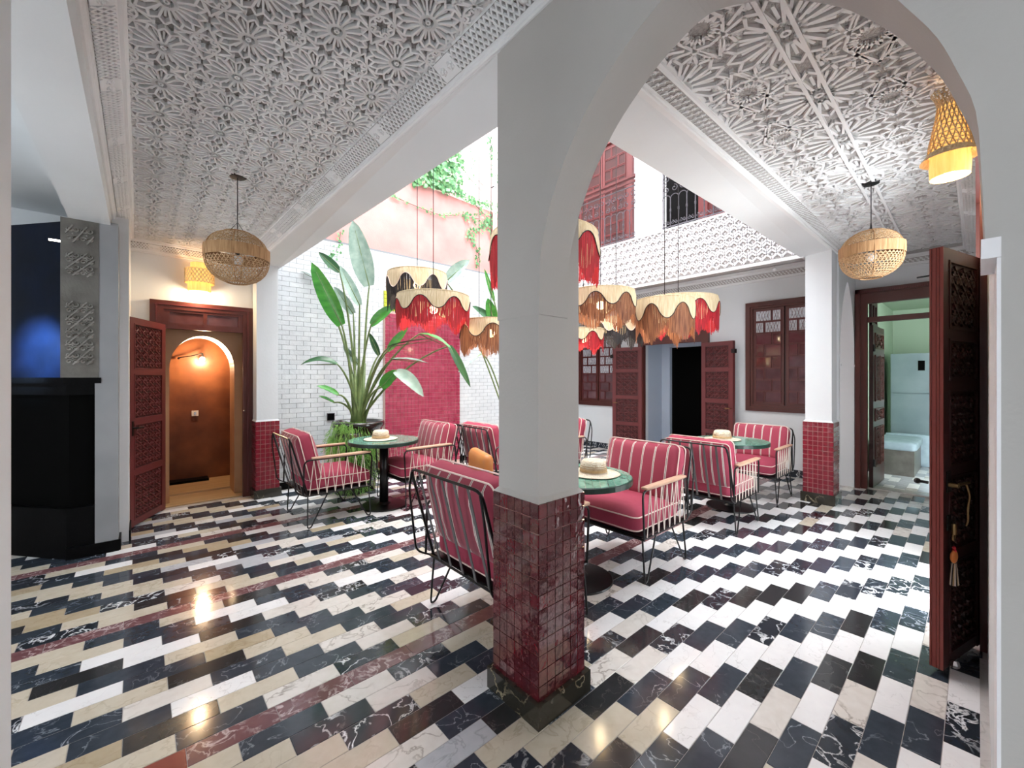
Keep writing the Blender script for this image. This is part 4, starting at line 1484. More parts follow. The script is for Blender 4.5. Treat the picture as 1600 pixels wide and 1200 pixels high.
# ================================================================== ARMCHAIRS
def make_armchair():
    t = thing('armchair', '', 'armchair')
    hx, hy, zb = .34, .375, .335
    r = .0085
    # base frame
    MB().tube([(-hx, -hy, zb), (hx, -hy, zb), (hx, hy, zb), (-hx, hy, zb)], r*1.15, 6, closed=True).tube([(-hx, 0, zb), (hx, 0, zb)], r, 6).tube([(0, -hy, zb), (0, hy, zb)], r, 6).box((-hx+.01, -hy+.01, zb+.004), (hx-.01, hy-.01, zb+.016)).build('seat_frame', 'steel', t)
    for sx in (-1, 1):
        for sy in (-1, 1):
            x = sx*(hx-.04)
            y = sy*(hy-.01)
            fx = sx*(hx-.015)
            fy = sy*(hy+.015)
            MB().tube(round_path([(x-sx*.18, y, zb), (fx-sx*.03, fy, .012), (fx, fy, .008), (fx+sx*.005, fy, .03), (x+sx*.02, y, zb)], .03), r*.85, 6).build('leg', 'steel', t)
    # side frames with armrests and cords
    for sy in (-1, 1):
        y = sy*(hy+.012)
        MB().tube(round_path([(hx-.01, y, zb-.01), (hx+.012, y, .70), (-hx-.02, y, .70), (-hx-.03, y, zb+.02)], .06), r, 6).tube([(-hx, y, zb), (hx, y, zb)], r*.8, 5).build('side_frame', 'steel', t)
        a = MB(); a.smooth = True
        a.rbox((.02, y, .718), (.31, .032, .013), .012, 4).build('armrest', 'arm_wood', t)
        cd_ = MB()
        n = 7
        for k in range(n):
            x0 = -hx+.03+k*(2*hx-.08)/n
            dx = (2*hx-.08)/n
            cd_.tube([(x0, y, zb), (x0+dx/2, y, .70)], .0042, 4, cap=False)
            cd_.tube([(x0+dx/2, y, .70), (x0+dx, y, zb)], .0042, 4, cap=False)
        cd_.build('cord_lacing', 'cord', t)
    # back frame and straps, leaning away
    bx, tx, zt = -hx, -hx-.15, .93
    MB().tube(round_path([(bx+.02, -hy, zb), (tx, -hy+.01, zt), (tx, hy-.01, zt), (bx+.02, hy, zb)], .06), r*1.1, 6).tube(
        round_path([(bx+.0, -hy-.012, zb), (bx-.10, -hy-.012, zb+.05), (bx-.15, -hy-.012, .80), (tx, -hy+.02, zt-.02)], .05), r*.85, 6).tube(
        round_path([(bx+.0, hy+.012, zb), (bx-.10, hy+.012, zb+.05), (bx-.15, hy+.012, .80), (tx, hy-.02, zt-.02)], .05), r*.85, 6).build('back_frame', 'steel', t)
    for k in range(5):
        y = -hy+.12+k*(2*hy-.24)/4
        MB().bar((bx-.005, y, zb+.01), (tx-.006, y, zt), .022, .004, (1, 0, .25)).build('strap', 'strap', t)
    # cushions
    s = MB(); s.smooth = True
    s.rbox((.02, 0, .435), (.34, .345, .072), .05, 8, puff=.028, wr=.006)
    sc = s.build('seat_cushion', 'fabric', t)
    for z in (.485, .385):
        rr = .05
        pts = []
        for cx, cy, a0 in ((.36-rr, .345-rr, 0), (-.32+rr, .345-rr, pi/2), (-.32+rr, -.345+rr, pi), (.36-rr, -.345+rr, 3*pi/2)):
            for j in range(5):
                a = a0+j*pi/8
                pts.append((cx+(rr-.006)*cos(a), cy+(rr-.006)*sin(a), z))
        MB().tube(pts, .0055, 5, closed=True).build('piping', 'piping', sc)
    # back cushion, local frame x = thickness
    b = MB(); b.smooth = True
    rot = Matrix(((0, 0, 1), (0, 1, 0), (-1, 0, 0)))      # z (thickness) -> x
    b.rbox((0, 0, 0), (.255, .36, .075), .055, 9, puff=.035, rot=rot, wr=.010)
    me = b.mesh('back_cushion', ['stripe', 'fabric'])
    for p in me.polygons:
        p.material_index = 0 if abs(p.normal.x) > .62 else 1
    bc_ = link('back_cushion', me, t)
    lean = math.atan2(-(tx-bx), zt-zb)
    bc_.location = (-.292, 0, .715)
    bc_.rotation_euler = (0, -lean*.95, 0)
    for sx in (-1, 1):
        rr = .05
        pts = []
        for cy, cz, a0 in ((.36-rr, .255-rr, 0), (-.36+rr, .255-rr, pi/2), (-.36+rr, -.255+rr, pi), (.36-rr, -.255+rr, 3*pi/2)):
            for j in range(5):
                a = a0+j*pi/8
                pts.append((sx*.056, cy+(rr-.004)*cos(a), cz+(rr-.004)*sin(a)))
        MB().tube(pts, .0055, 5, closed=True).build('piping', 'piping', bc_)
    return t


ac = make_armchair()
chairs = [
    ((1.60, 4.95), 0, 1.0, 'striped red armchair beside the crimson tiled left column, facing the plant table'),
    ((2.62, 4.80), pi, 1.0, 'striped red armchair facing us across the table in front of the potted plant'),
    ((3.64, 4.36), 0, .98, 'striped red armchair seen from behind against the white brick wall'),
    ((1.82, 2.09), 0, 1.03, 'foreground striped red armchair seen from behind, left of the big column'),
    ((3.14, 2.05), pi, 1.0, 'striped red armchair with plump seat just right of the big column'),
    ((4.66, 1.95), 0, .95, 'striped red armchair seen from behind between the two right-hand tables'),
    ((6.10, 2.00), pi, .93, 'striped red armchair farthest right, under the maroon window'),
    ((4.40, 4.12), pi, 1.0, 'armchair mostly hidden behind the big column, only its black back frame shows'),
]
for i, ((x, y), a, s, lab) in enumerate(chairs):
    o = ac if i == 0 else copy_tree(ac)
    o.location = (x, y, 0)
    o.rotation_euler = (0, 0, a)
    o.scale = (s, s, s)
    o['label'] = lab
    o['group'] = 'striped red courtyard armchairs'

tb = thing('tub_chair', 'rounded tan leather chair back showing just left of the big column', 'chair', (2.62, 3.05, 0), radians(-20))
b = MB(); b.smooth = True
b.rbox((0, 0, .42), (.27, .27, .07), .05, 6, puff=.02).build('seat', 'tan', tb)
b = MB(); b.smooth = True
b.rbox((-.24, 0, .64), (.06, .25, .22), .06, 7).build('backrest', 'tan', tb)
for sx in (-1, 1):
    for sy in (-1, 1):
        MB().tube([(sx*.2, sy*.2, .37), (sx*.23, sy*.23, 0)], .014, 6).build('leg', 'steel', tb)


# ================================================================== TABLES AND HATS
def clip_circle(x0, x1, y0, y1, r):
    pts = [(x0, y0), (x1, y0), (x1, y1), (x0, y1)]
    n = 40
    for k in range(n):
        a = 2*pi*(k+.5)/n
        nx, ny = cos(a), sin(a)
        d = r*cos(pi/n)
        out = []
        for i in range(len(pts)):
            p, q = pts[i], pts[(i+1) % len(pts)]
            dp, dq = p[0]*nx+p[1]*ny-d, q[0]*nx+q[1]*ny-d
            if dp <= 0:
                out.append(p)
            if dp*dq < 0:
                t = dp/(dp-dq)
                out.append((p[0]+(q[0]-p[0])*t, p[1]+(q[1]-p[1])*t))
        pts = out
        if len(pts) < 3:
            return None
    return pts


def make_table(label):
    t = thing('pedestal_table', label, 'table')
    r, z = .41, .80
    MB().lathe([(0.001, z-.045), (r-.02, z-.045), (r, z-.04), (r, z-.004), (r-.006, z), (.001, z)], n=48).build('tabletop', 'green_edge', t)
    w, h = .125, .052
    row = 0
    y = -r
    while y < r:
        x = -r-(w/2 if row % 2 else 0)
        while x < r:
            p = clip_circle(x+.0015, x+w-.0015, y+.0015, y+h-.0015, r-.008)
            if p and len(p) > 2:
                ar = abs(sum(p[i][0]*p[(i+1) % len(p)][1]-p[(i+1) % len(p)][0]*p[i][1] for i in range(len(p))))/2
                if ar > 2e-4:
                    b = MB()
                    n = len(p)
                    b.add([(q_[0], q_[1], z-.001) for q_ in p]+[(q_[0], q_[1], z+.003) for q_ in p],
                          [tuple(range(n, 2*n))]+[(i, (i+1) % n, n+(i+1) % n, n+i) for i in range(n)])
                    b.build('green_tile', 'green_tile', t)
            x += w
        y += h
        row += 1
    b = MB(); b.smooth = True
    b.tube([(0, 0, .02), (0, 0, z-.045)], .052, 20).build('pedestal', 'steel', t)
    MB().lathe([(.001, 0), (.26, 0), (.268, .006), (.262, .016), (.08, .030), (.056, .05), (.001, .05)], n=36).build('base', 'steel', t)
    return t


tb0 = make_table('round green tiled table in front of the potted plant, left of the big column')
tb0['group'] = 'green tiled pedestal tables'
tabs = [((2.20, 4.80), None), ((2.52, 2.06), 'round green tiled table nearest to us, half hidden by the big column'),
        ((5.28, 1.98), 'round green tiled table at the far right before the maroon window')]
for i, ((x, y), lab) in enumerate(tabs):
    o = tb0 if i == 0 else copy_tree(tb0)
    o.location = (x, y, 0)
    o.rotation_euler = (0, 0, .5*i+.2)
    if lab:
        o['label'] = lab
tb0.scale = (1, 1, 1)


def make_hat(label):
    t = thing('straw_hat', label, 'hat')
    b = MB(); b.smooth = True
    wob = lambda a, i: 1+.035*sin(2*a+1)*(1 if i < 5 else .4)+.01*sin(7*a)
    b.lathe([(.20, .006), (.185, .001), (.15, .004), (.11, .010), (.098, .014), (.10, .03), (.097, .06), (.090, .095), (.075, .108), (.04, .102), (.001, .098)], n=32, wob=wob)
    b.build('brim_and_crown', 'straw', t)
    c = MB(); c.smooth = True
    c.lathe([(.1005, .020), (.1035, .022), (.1025, .042), (.099, .044)], n=32, wob=lambda a, i: 1+.035*sin(2*a+1)).build('hat_band', 'straw_dark', t)
    rings = MB()
    for k in range(4):
        z = .05+k*.014
        rr = .100-.0012*(k**2)-.002*k
        rings.tube([(rr*(1+.02*sin(2*a+1))*cos(a), rr*(1+.02*sin(2*a+1))*sin(a), z) for a in [q*2*pi/24 for q in range(24)]], .003, 4, closed=True)
    rings.build('plaited_rows', 'raffia', t)
    return t


h0 = make_hat('straw hat on the green table in front of the potted plant')
for i, ((x, y, z), lab, a) in enumerate((((2.17, 4.82, .806), None, .3), ((2.62, 1.99, .806), 'straw hat on the nearest green table, cut off by the column', 1.4),
                                        ((5.24, 2.06, .806), 'straw hat on the far right green table', 2.2))):
    o = h0 if i == 0 else copy_tree(h0)
    o.location = (x, y, z)
    o.rotation_euler = (0, 0, a)
    o['group'] = 'straw hats on the tables'
    if lab:
        o['label'] = lab


# ================================================================== LAMPS
def globe_lamp(label, x, y, zc, zceil, w):
    t = thing('rattan_pendant_lamp', label, 'lamp', (x, y, zc), group='round woven pendant lamps')
    r = w/2
    bh = r*.28
    def prof(u):      # u in -1..1, radius and height
        return r*math.sqrt(max(0, 1-abs(u)**2.4))*(.98)
    H_ = r*.93
    band = MB(); band.smooth = True
    wv = lambda a, i: 1+.006*sin(41*a)
    band.lathe([(r*.99, bh*.2-.5*bh), (r*1.0, bh*.5), (r*.995, bh*1.15)], n=64, wob=wv).lathe([(r*.985, bh*1.15), (r*.985, -.3*bh)], n=64)
    band.build('raffia_band', 'raffia', t)
    # woven cane: crossing helices
    wv_ = MB()
    n = 46
    for s in (-1, 1):
        for k in range(n):
            a0 = 2*pi*k/n
            for (u0, u1) in ((-.93, -.12), (.40, .90)):
                pts = []
                for i in range(7):
                    u = u0+(u1-u0)*i/6
                    a = a0+s*.55*(i/6)
                    q = prof(u)
                    pts.append((q*cos(a), q*sin(a), u*H_))
                for p_, q_ in zip(pts, pts[1:]):
                    nrm = Vector((p_[0], p_[1], p_[2])).normalized()
                    wv_.bar(p_, q_, .0050, .0016, nrm)
    for (u0, u1, m) in ((-.93, -.12, 11), (.40, .90, 8)):
        for j in range(m):
            u = u0+(u1-u0)*j/m
            q = prof(u)
            wv_.tube([(q*cos(a), q*sin(a), u*H_) for a in [c_*2*pi/32 for c_ in range(32)]], .0022, 3, closed=True)
    wv_.build('woven_cane', 'weave', t, kind='stuff')
    for k in range(6):
        a = k*pi/3+.25
        MB().tube([(prof(u)*1.012*cos(a), prof(u)*1.012*sin(a), u*H_) for u in [-.95+1.9*i/14 for i in range(15)]], .0042, 5).build('rib', 'raffia', t)
    rg = MB()
    for u in (-.95, .92):
        q = prof(u)
        rg.tube([(q*cos(a), q*sin(a), u*H_) for a in [c_*2*pi/28 for c_ in range(28)]], .005, 5, closed=True)
    rg.build('ring', 'raffia', t)
    MB().tube([(-.06, 0, H_*.92), (0, 0, H_*.92+.09), (.06, 0, H_*.92)], .0035, 4).build('hanger', 'steel', t)
    MB().tube([(0, 0, .06), (0, 0, zceil-zc-.01)], .0035, 5).build('cable', 'steel', t)
    MB().lathe([(.001, zceil-zc-.028), (.052, zceil-zc-.026), (.062, zceil-zc-.016), (.060, zceil-zc), (.001, zceil-zc)], n=18, wob=lambda a, i: 1+.05*cos(6*a)).build('ceiling_rose', 'steel', t)
    b = MB(); b.smooth = True
    b.sphere((0, 0, -.02), .04, 12, 8).build('bulb', 'white', t)
    MB().tube([(0, 0, .02), (0, 0, .075)], .018, 8).build('socket', 'steel', t)
    return t


globe_lamp('round rattan pendant lamp hanging on the left near the open carved door', .587, 4.013, 2.525, zl(4.013), .462)
globe_lamp('round rattan pendant lamp hanging on the right near the kitchen door', 4.61, .604, 2.59, zr(4.61), .440)


def fringed_lamp(label, c, dia, ztop, zbot, colr, scal, seed, ztie=7.0, lit=True, cuts=10):
    rr = random.Random(seed)
    x, y = c
    H_ = ztop-zbot
    t = thing('fringed_pendant_lamp', label, 'lamp', (x, y, ztop), group='fringed pendant lamps over the courtyard')
    r = dia/2
    ph = rr.random()*6
    def wave(a, lo, hi):
        c_ = cos(scal*a+ph)
        return lo+(hi-lo)*(.5+.5*math.copysign(abs(c_)**.75, c_))
    # cream band, short at the crests and long at the drops
    top, b1, b2 = .0, H_*.14, H_*.45
    b = MB(); b.smooth = True
    n = 96
    vs, fs = [], []
    for k in range(n):
        a = 2*pi*k/n
        zl_ = -wave(a, b1, b2)
        for (q, z) in ((r*.97, 0), (r*1.0, zl_*.5), (r*1.01, zl_)):
            vs.append((q*cos(a), q*sin(a), z))
    for k in range(n):
        k2 = (k+1) % n
        for j in range(2):
            fs.append((k*3+j, k*3+j+1, k2*3+j+1, k2*3+j))
    b.add(vs, fs)
    b.build('cream_band', 'raffia_cream', t)
    # dark edging cord along the wave
    MB().tube([(r*1.015*cos(a), r*1.015*sin(a), -wave(a, b1, b2)) for a in [k*2*pi/n for k in range(n)]], .004, 4, closed=True).build(
        'edging', {'red': 'f_black', 'black': 'piping', 'brown': 'f_black'}[colr], t)
    MB().tube([(r*.97*cos(a), r*.97*sin(a), 0) for a in [k*2*pi/40 for k in range(40)]], .005, 5, closed=True).build('top_ring', 'raffia_cream', t)
    fr_ = MB()
    m = int(dia*760)
    for k in range(m):
        a = 2*pi*k/m+rr.uniform(-.006, .006)
        zt_ = -wave(a, b1, b2)+.01
        L_ = H_*(.86+.14*cos(scal*a+ph+pi))*(1-.12*abs(sin(cuts*a*.5+ph))-.05*abs(sin(23*a+ph*2)))+rr.uniform(-.03, .012)
        q = r*1.0
        pts = []
        dz = (-L_-zt_)
        if dz > -.02:
            continue
        aa_ = a
        for j in range(4):
            f_ = j/3
            pts.append(((q-.008*f_+rr.uniform(-.003, .003)*f_)*cos(aa_), (q-.008*f_)*sin(aa_), zt_+dz*f_))
            aa_ += rr.uniform(-.008, .008)
        for p_, q_ in zip(pts, pts[1:]):
            fr_.bar(p_, q_, .0052, .0022, (cos(a), sin(a), 0))
    fr_.build('fringe', {'red': 'f_red', 'black': 'f_black', 'brown': 'f_brown'}[colr], t, kind='stuff')
    sp_ = MB()
    for k in range(3):
        a = k*2*pi/3+ph
        sp_.tube([(r*.97*cos(a), r*.97*sin(a), 0), (0, 0, .06)], .0028, 4)
    sp_.build('wire_spider', 'steel', t)
    MB().tube([(0, 0, -.05), (0, 0, ztie-ztop)], .0045, 5).build('cable', 'steel', t)
    MB().tube([(0, 0, -.10), (0, 0, -.03)], .018, 8).build('socket', 'steel', t)
    bb = MB(); bb.smooth = True
    bb.sphere((0, 0, -.135), .045, 12, 8).build('bulb', 'bulb' if lit else 'bulb_w', t)
    if lit:
        l_ = bpy.data.lights.new('lamp_light', 'POINT')
        l_.energy = 1.0
        l_.color = (1, .8, .5)
        l_.shadow_soft_size = .05
        lo_ = bpy.data.objects.new('lamp_light', l_)
        col.objects.link(lo_)
        lo_.parent = t
        lo_.location = (0, 0, -.25)
    return t


fringed_lamp('black fringed pendant lamp, leftmost and highest of the left cluster', (2.452, 4.44), .70, 2.783, 2.31, 'black', 7, 3)
fringed_lamp('bright red fringed pendant lamp with cream scalloped top in front of the burgundy panel', (2.224, 3.697), .74, 2.378, 1.99, 'red', 7, 4)
fringed_lamp('brown fringed pendant lamp just left of the big column', (2.955, 3.67), .70, 2.185, 1.75, 'brown', 6, 5)
fringed_lamp('large red fringed pendant lamp hidden behind the big column, showing on both sides', (2.566, 2.466), .93, 2.75, 2.27, 'red', 7, 8)
fringed_lamp('brown fringed pendant lamp right of the big column, lit, above the black one', (3.606, 2.646), .72, 2.445, 2.04, 'brown', 7, 9)
fringed_lamp('black fringed pendant lamp in the right cluster below the brown one', (5.37, 3.65), .79, 2.43, 1.97, 'black', 8, 10)
fringed_lamp('small pale red fringed pendant lamp touching the right side of the big column', (4.45, 3.54), .54, 2.20, 1.85, 'red', 6, 11)
fringed_lamp('brown fringed pendant lamp in front of the courtyard double doors', (4.23, 2.26), .61, 2.387, 1.87, 'brown', 6, 12)
fringed_lamp('wide red fringed pendant lamp behind the brown one near the double doors', (5.40, 2.69), 1.0, 2.60, 2.07, 'red', 8, 13)
fringed_lamp('small brown fringed pendant lamp far behind the red lamp on the left', (3.95, 5.2), .5, 2.36, 1.95, 'brown', 6, 14)
# steel cables across the courtyard that carry the lamps
gr = MB()
for y_ in (1.5, 2.3, 2.7, 3.1, 3.68, 4.44, 5.2, 6.3):
    gr.box((1.2, y_-.02, 6.98), (7.6, y_+.02, 7.03))
for x_ in (1.3, 2.224, 2.45, 2.566, 2.955, 3.606, 3.95, 4.23, 4.45, 5.385, 6.2):
    gr.box((x_-.03, 1.4, 7.03), (x_+.03, 6.7, 7.09))
gro = gr.build('roof_frame', 'steel', label='steel roof frame high above the courtyard carrying the lamp cables', category='frame')

# left basket sconce above the doorway
ls = thing('basket_sconce', 'small two-tier basket sconce glowing above the left doorway', 'lamp', (.53, 6.395, 2.60))
b = MB(); b.smooth = True
w_ = lambda a, i: 1+.01*sin(30*a)
b.lathe([(.10, 0), (.10, .13), (.115, .131), (.115, .005)], (0, -.11, -.01), 28, w_).build('lower_tier', 'glow_raffia', ls)
wv_ = MB()
for k in range(24):
    a0 = 2*pi*k/24
    for s in (-1, 1):
        wv_.tube([(.145*cos(a0+s*.25*i), -.15+.145*sin(a0+s*.25*i), .08+.055*i) for i in range(4)], .004, 3)
wv_.build('woven_tier', 'raffia_cream', ls, kind='stuff')
b = MB(); b.smooth = True
b.lathe([(.09, .24), (.09, .33)], (0, -.12, 0), 28, w_).lathe([(.142, .08), (.142, .25)], (0, -.15, 0), 28, w_).build('upper_tier', 'glow_raffia', ls)
b = MB(); b.smooth = True
b.sphere((0, -.12, .05), .035, 10, 7).build('bulb', 'bulb', ls)
MB().box((-.05, -.02, .05), (.05, 0, .2)).tube([(0, -.01, .12), (0, -.12, .12)], .01, 6).build('wall_plate', 'steel', ls)
l_ = bpy.data.lights.new('sconce_light', 'POINT'); l_.energy = 4.5; l_.color = (1, .76, .48); l_.shadow_soft_size = .05
lo_ = bpy.data.objects.new('sconce_light', l_); col.objects.link(lo_); lo_.parent = ls; lo_.location = (0, -.13, -.05)

# right woven sconce above the open leaf
rs = thing('woven_sconce', 'tall woven hat-shaped wall lamp glowing at the upper right over the open door', 'lamp', (3.34, .105, 2.66))
b = MB(); b.smooth = True
b.lathe([(.080, .0), (.083, .06), (.078, .14)], (0, 0, 0), 28, w_).build('lower_shade', 'glow_raffia', rs)
b = MB(); b.smooth = True
b.lathe([(.122, .10), (.105, .125), (.085, .15)], (0, 0, 0), 28, w_).build('brim', 'raffia_cream', rs)
wv_ = MB()
prf = [(.092, .14), (.083, .20), (.070, .27), (.057, .34), (.050, .40), (.058, .44), (.075, .475)]
for k in range(20):
    a0 = 2*pi*k/20
    for s in (-1, 1):
        wv_.tube([(q*cos(a0+s*.22*i), q*sin(a0+s*.22*i), z) for i, (q, z) in enumerate(prf)], .0035, 3)
for i in range(18):
    f_ = i/17*5.99
    j = int(f_)
    q = lerp(prf[j][0], prf[j+1][0], f_-j)
    z = lerp(prf[j][1], prf[j+1][1], f_-j)
    wv_.tube([(q*cos(a), q*sin(a), z) for a in [c_*2*pi/20 for c_ in range(20)]], .003, 3, closed=True)
wv_.build('woven_neck', 'raffia_cream', rs, kind='stuff')
b = MB(); b.smooth = True
b.lathe([(q*.96, z) for q, z in prf[:-2]], (0, 0, 0), 24).build('inner_lining', 'glow_raffia', rs)
b = MB(); b.smooth = True
b.sphere((0, 0, .05), .032, 10, 7).build('bulb', 'bulb', rs)
MB().box((-.03, -.135, .2), (.03, -.115, .3)).tube([(0, -.12, .25), (0, -.02, .25), (0, 0, .10)], .006, 5).build('wall_bracket', 'steel', rs)
l_ = bpy.data.lights.new('sconce_light', 'POINT'); l_.energy = 2.5; l_.color = (1, .78, .5); l_.shadow_soft_size = .05
lo_ = bpy.data.objects.new('sconce_light', l_); col.objects.link(lo_); lo_.parent = rs; lo_.location = (0, .0, -.04)

hb = thing('hanging_bulb', 'small white ball on a string hanging beside the far right column', 'lamp', (6.9, 1.98, 3.32))
MB().tube([(0, 0, 0), (0, 0, -.16)], .003, 4).build('string', 'cord', hb)
b = MB(); b.smooth = True
b.sphere((0, 0, -.19), .032, 10, 7).build('ball', 'white', hb)

# ================================================================== PLANTS
def quad_leaf(mb, base, tip, width, nrm, droop=0., fold=.25, seed=0, n=9, curl=0):
    rr = random.Random(seed)
    base, tip, nrm = Vector(base), Vector(tip), Vector(nrm).normalized()
    ax = tip-base
    L_ = ax.length
    side = ax.cross(nrm).normalized()
    up = side.cross(ax).normalized()
    vs, fs = [], []
    for i in range(n+1):
        t_ = i/n
        w = width/2*(sin(pi*min(1, t_*.93+.07))**.55)*(1-.25*t_)
        if i == n:
            w = .002
        c = base+ax*t_+Vector((0, 0, 1))*droop*4*t_*(1-t_)+up*curl*sin(pi*t_)
        for j, s in enumerate((-1, -.5, 0, .5, 1)):
            vs.append(c+side*w*s+up*(fold*abs(s)*w)+up*rr.uniform(-.004, .004))
    for i in range(n):
        for j in range(4):
            a = i*5+j
            fs.append((a, a+1, a+6, a+5))
    mb.add(vs, fs)
    return mb


def curve_pts(p0, p1, bend, n=8):
    p0, p1, bend = Vector(p0), Vector(p1), Vector(bend)
    return [p0*(1-t)**2+(p0*.35+p1*.65+bend)*2*t*(1-t)+p1*t*t for t in [i/n for i in range(n+1)]]


PD = 5.80
root = at(560, 655, PD)
bp_ = thing('bird_of_paradise_plant', 'tall bird of paradise plant in dark pot before the brick wall', 'plant', (root.x, root.y, 0))
RX = Vector((root.x, root.y, 0))
b = MB(); b.smooth = True
b.lathe([(.001, .0), (.22, .0), (.27, .3), (.30, .7), (.325, .86), (.35, .89), (.35, .93), (.335, .95), (.31, .94), (.30, .90), (.001, .90)], n=36).build('pot', 'pot', bp_)
MB().disc((0, 0, .905), .30, 24).build('soil', 'soil', bp_)
view = Vector((-SN, -CS, 0))
#        leaf base px   tip px       width  mat        depth   normal-tilt droop
LV = [((534, 508), (487, 410), .27, 'leaf', 5.7, 0, 0),
      ((577, 447), (551, 344), .34, 'leaf_pale', 6.0, 0, 0),
      ((562, 477), (531, 415), .16, 'leaf_pale', 5.9, .5, 0),
      ((531, 425), (498, 394), .14, 'leaf_dark', 6.0, .3, 0),
      ((552, 490), (522, 448), .16, 'leaf_pale', 6.1, .3, 0),
      ((580, 508), (618, 478), .17, 'leaf', 5.75, .2, .02),
      ((607, 542), (692, 530), .14, 'leaf_dark', 5.5, .9, .03),
      ((606, 548), (637, 512), .13, 'leaf', 5.8, .2, 0),
      ((655, 522), (705, 545), .13, 'leaf', 5.6, .8, .05),
      ((702, 540), (735, 605), .11, 'leaf_dark', 5.6, .4, .02),
      ((613, 561), (668, 567), .09, 'leaf_pale', 5.6, .8, .02),
      ((618, 580), (662, 620), .19, 'leaf_pale', 5.5, .4, .05),
      ((596, 605), (620, 578), .18, 'leaf', 5.6, .1, 0),
      ((527, 569), (470, 570), .14, 'leaf_dark', 5.6, .6, .06),
      ((529, 617), (495, 603), .09, 'leaf', 5.6, .5, .02),
      ((522, 629), (498, 619), .06, 'leaf', 5.6, .6, .01),
      ((560, 570), (536, 540), .11, 'leaf_pale', 6.1, .3, 0),
      ((592, 555), (577, 520), .10, 'leaf_dark', 6.1, .4, 0),
      ((500, 440), (470, 424), .10, 'leaf_pale', 6.1, .8, .02)]
for i, (pb, ptp, w, m, dd, tl, dr_) in enumerate(LV):
    a, c = at(*pb, dd-.12)-RX, at(*ptp, dd-.22)-RX
    nrm = view*(1-tl)+Vector((0, 0, 1))*tl
    b = MB(); b.smooth = True
    quad_leaf(b, a, c, w, nrm, droop=dr_, seed=i, fold=.3)
    b.build('leaf', m, bp_)
    jj = R.uniform(-.06, .06)
    s = Vector((jj, R.uniform(-.05, .05), .88))
    hz = Vector((a.x, a.y, 0))*(-.22)
    b = MB(); b.smooth = True
    pts = curve_pts(s, a, hz+Vector((0, 0, .15)), 8)
    k_ = c*.0
    pts += [a.lerp(c, .3), a.lerp(c, .85)]
    rad = [.020-.0013*q_ for q_ in range(9)]+[.006, .003]
    b.tube(pts, rad, 6).build('stalk', 'stalk', bp_)
b = MB(); b.smooth = True
for k in range(7):
    a = k*.9
    b.tube([(.07*cos(a), .07*sin(a), .88), (.05*cos(a), .05*sin(a), 1.15), (.09*cos(a+.3), .09*sin(a+.3), 1.45+.05*k)], [.045, .035, .012], 7)
b.build('leaf_sheaths', 'stalk', bp_)

# second plant, behind the big column
r2 = at(800, 700, 7.5)
p2 = thing('bird_of_paradise_plant', 'bird of paradise plant mostly hidden behind the big column, leaves beside red lamp', 'plant', (r2.x, r2.y, 0))
R2 = Vector((r2.x, r2.y, 0))
b = MB(); b.smooth = True
b.lathe([(.001, 0), (.17, 0), (.20, .3), (.22, .5), (.24, .52), (.22, .54), (.20, .50), (.001, .50)], n=28).build('pot', 'pot', p2)
for i, (pb, ptp, w, m, dd, tl, dr_) in enumerate([((697, 440), (734, 406), .20, 'leaf_pale', 5.6, .2, .02), ((772, 503), (762, 466), .17, 'leaf', 5.9, 0, 0),
                                                 ((772, 470), (757, 420), .07, 'leaf', 5.9, .2, 0), ((775, 508), (738, 478), .12, 'leaf_dark', 5.9, .3, .03),
                                                 ((752, 553), (716, 582), .10, 'leaf_pale', 5.8, .6, .02), ((790, 480), (812, 440), .2, 'leaf', 5.9, .1, 0)]):
    w *= 1.25
    a, c = at(*pb, dd*1.25)-R2, at(*ptp, dd*1.25-.1)-R2
    b = MB(); b.smooth = True
    quad_leaf(b, a, c, w, view*(1-tl)+Vector((0, 0, 1))*tl, droop=dr_, seed=40+i, fold=.3)
    b.build('leaf', m, p2)
    b = MB(); b.smooth = True
    pts = curve_pts((0, 0, .49), a, Vector((0, 0, .5)), 8)+[a.lerp(c, .8)]
    b.tube(pts, [.014]*9+[.004], 6).build('stalk', 'stalk', p2)

# trailing fern in front of the pot
fp2 = at(548, 655, PD-.20)
fn = thing('trailing_fern', 'bushy light green trailing fern spilling over the dark pot to the floor', 'plant', (fp2.x, fp2.y, 0))
fm = MB()
rr = random.Random(5)
def strand(p0, dr, L_, drop, n, w):
    pts = []
    for i in range(n+1):
        f_ = i/n
        q = p0+dr*(L_*f_)+Vector((0, 0, .05*sin(pi*min(1, f_*1.6))-drop*f_*f_))
        q.z = max(.015, q.z)
        pts.append(q)
    for p_, q_ in zip(pts, pts[1:]):
        sd = Vector((rr.uniform(-1, 1), rr.uniform(-1, 1), rr.uniform(-.5, .5))).normalized()*w
        fm.add([p_-sd*.4, p_+sd*.4, q_+sd*.3, q_-sd*.3], [(0, 1, 2, 3)])
        for s_ in (-1, 1):
            m_ = p_.lerp(q_, rr.random())
            v = (sd*s_*2.6+(q_-p_)*.5)
            fm.add([m_, m_+v*.6+Vector((0, 0, .006)), m_+v*1.3], [(0, 1, 2)])
# stringy top that spills over the rim
for k in range(420):
    a = rr.uniform(0, 2*pi)
    q = rr.uniform(.02, .20)
    strand(Vector((q*cos(a), q*sin(a), rr.uniform(.82, .92))), Vector((cos(a), sin(a), 0)), rr.uniform(.04, .20), rr.uniform(.15, .55), 6, .007)
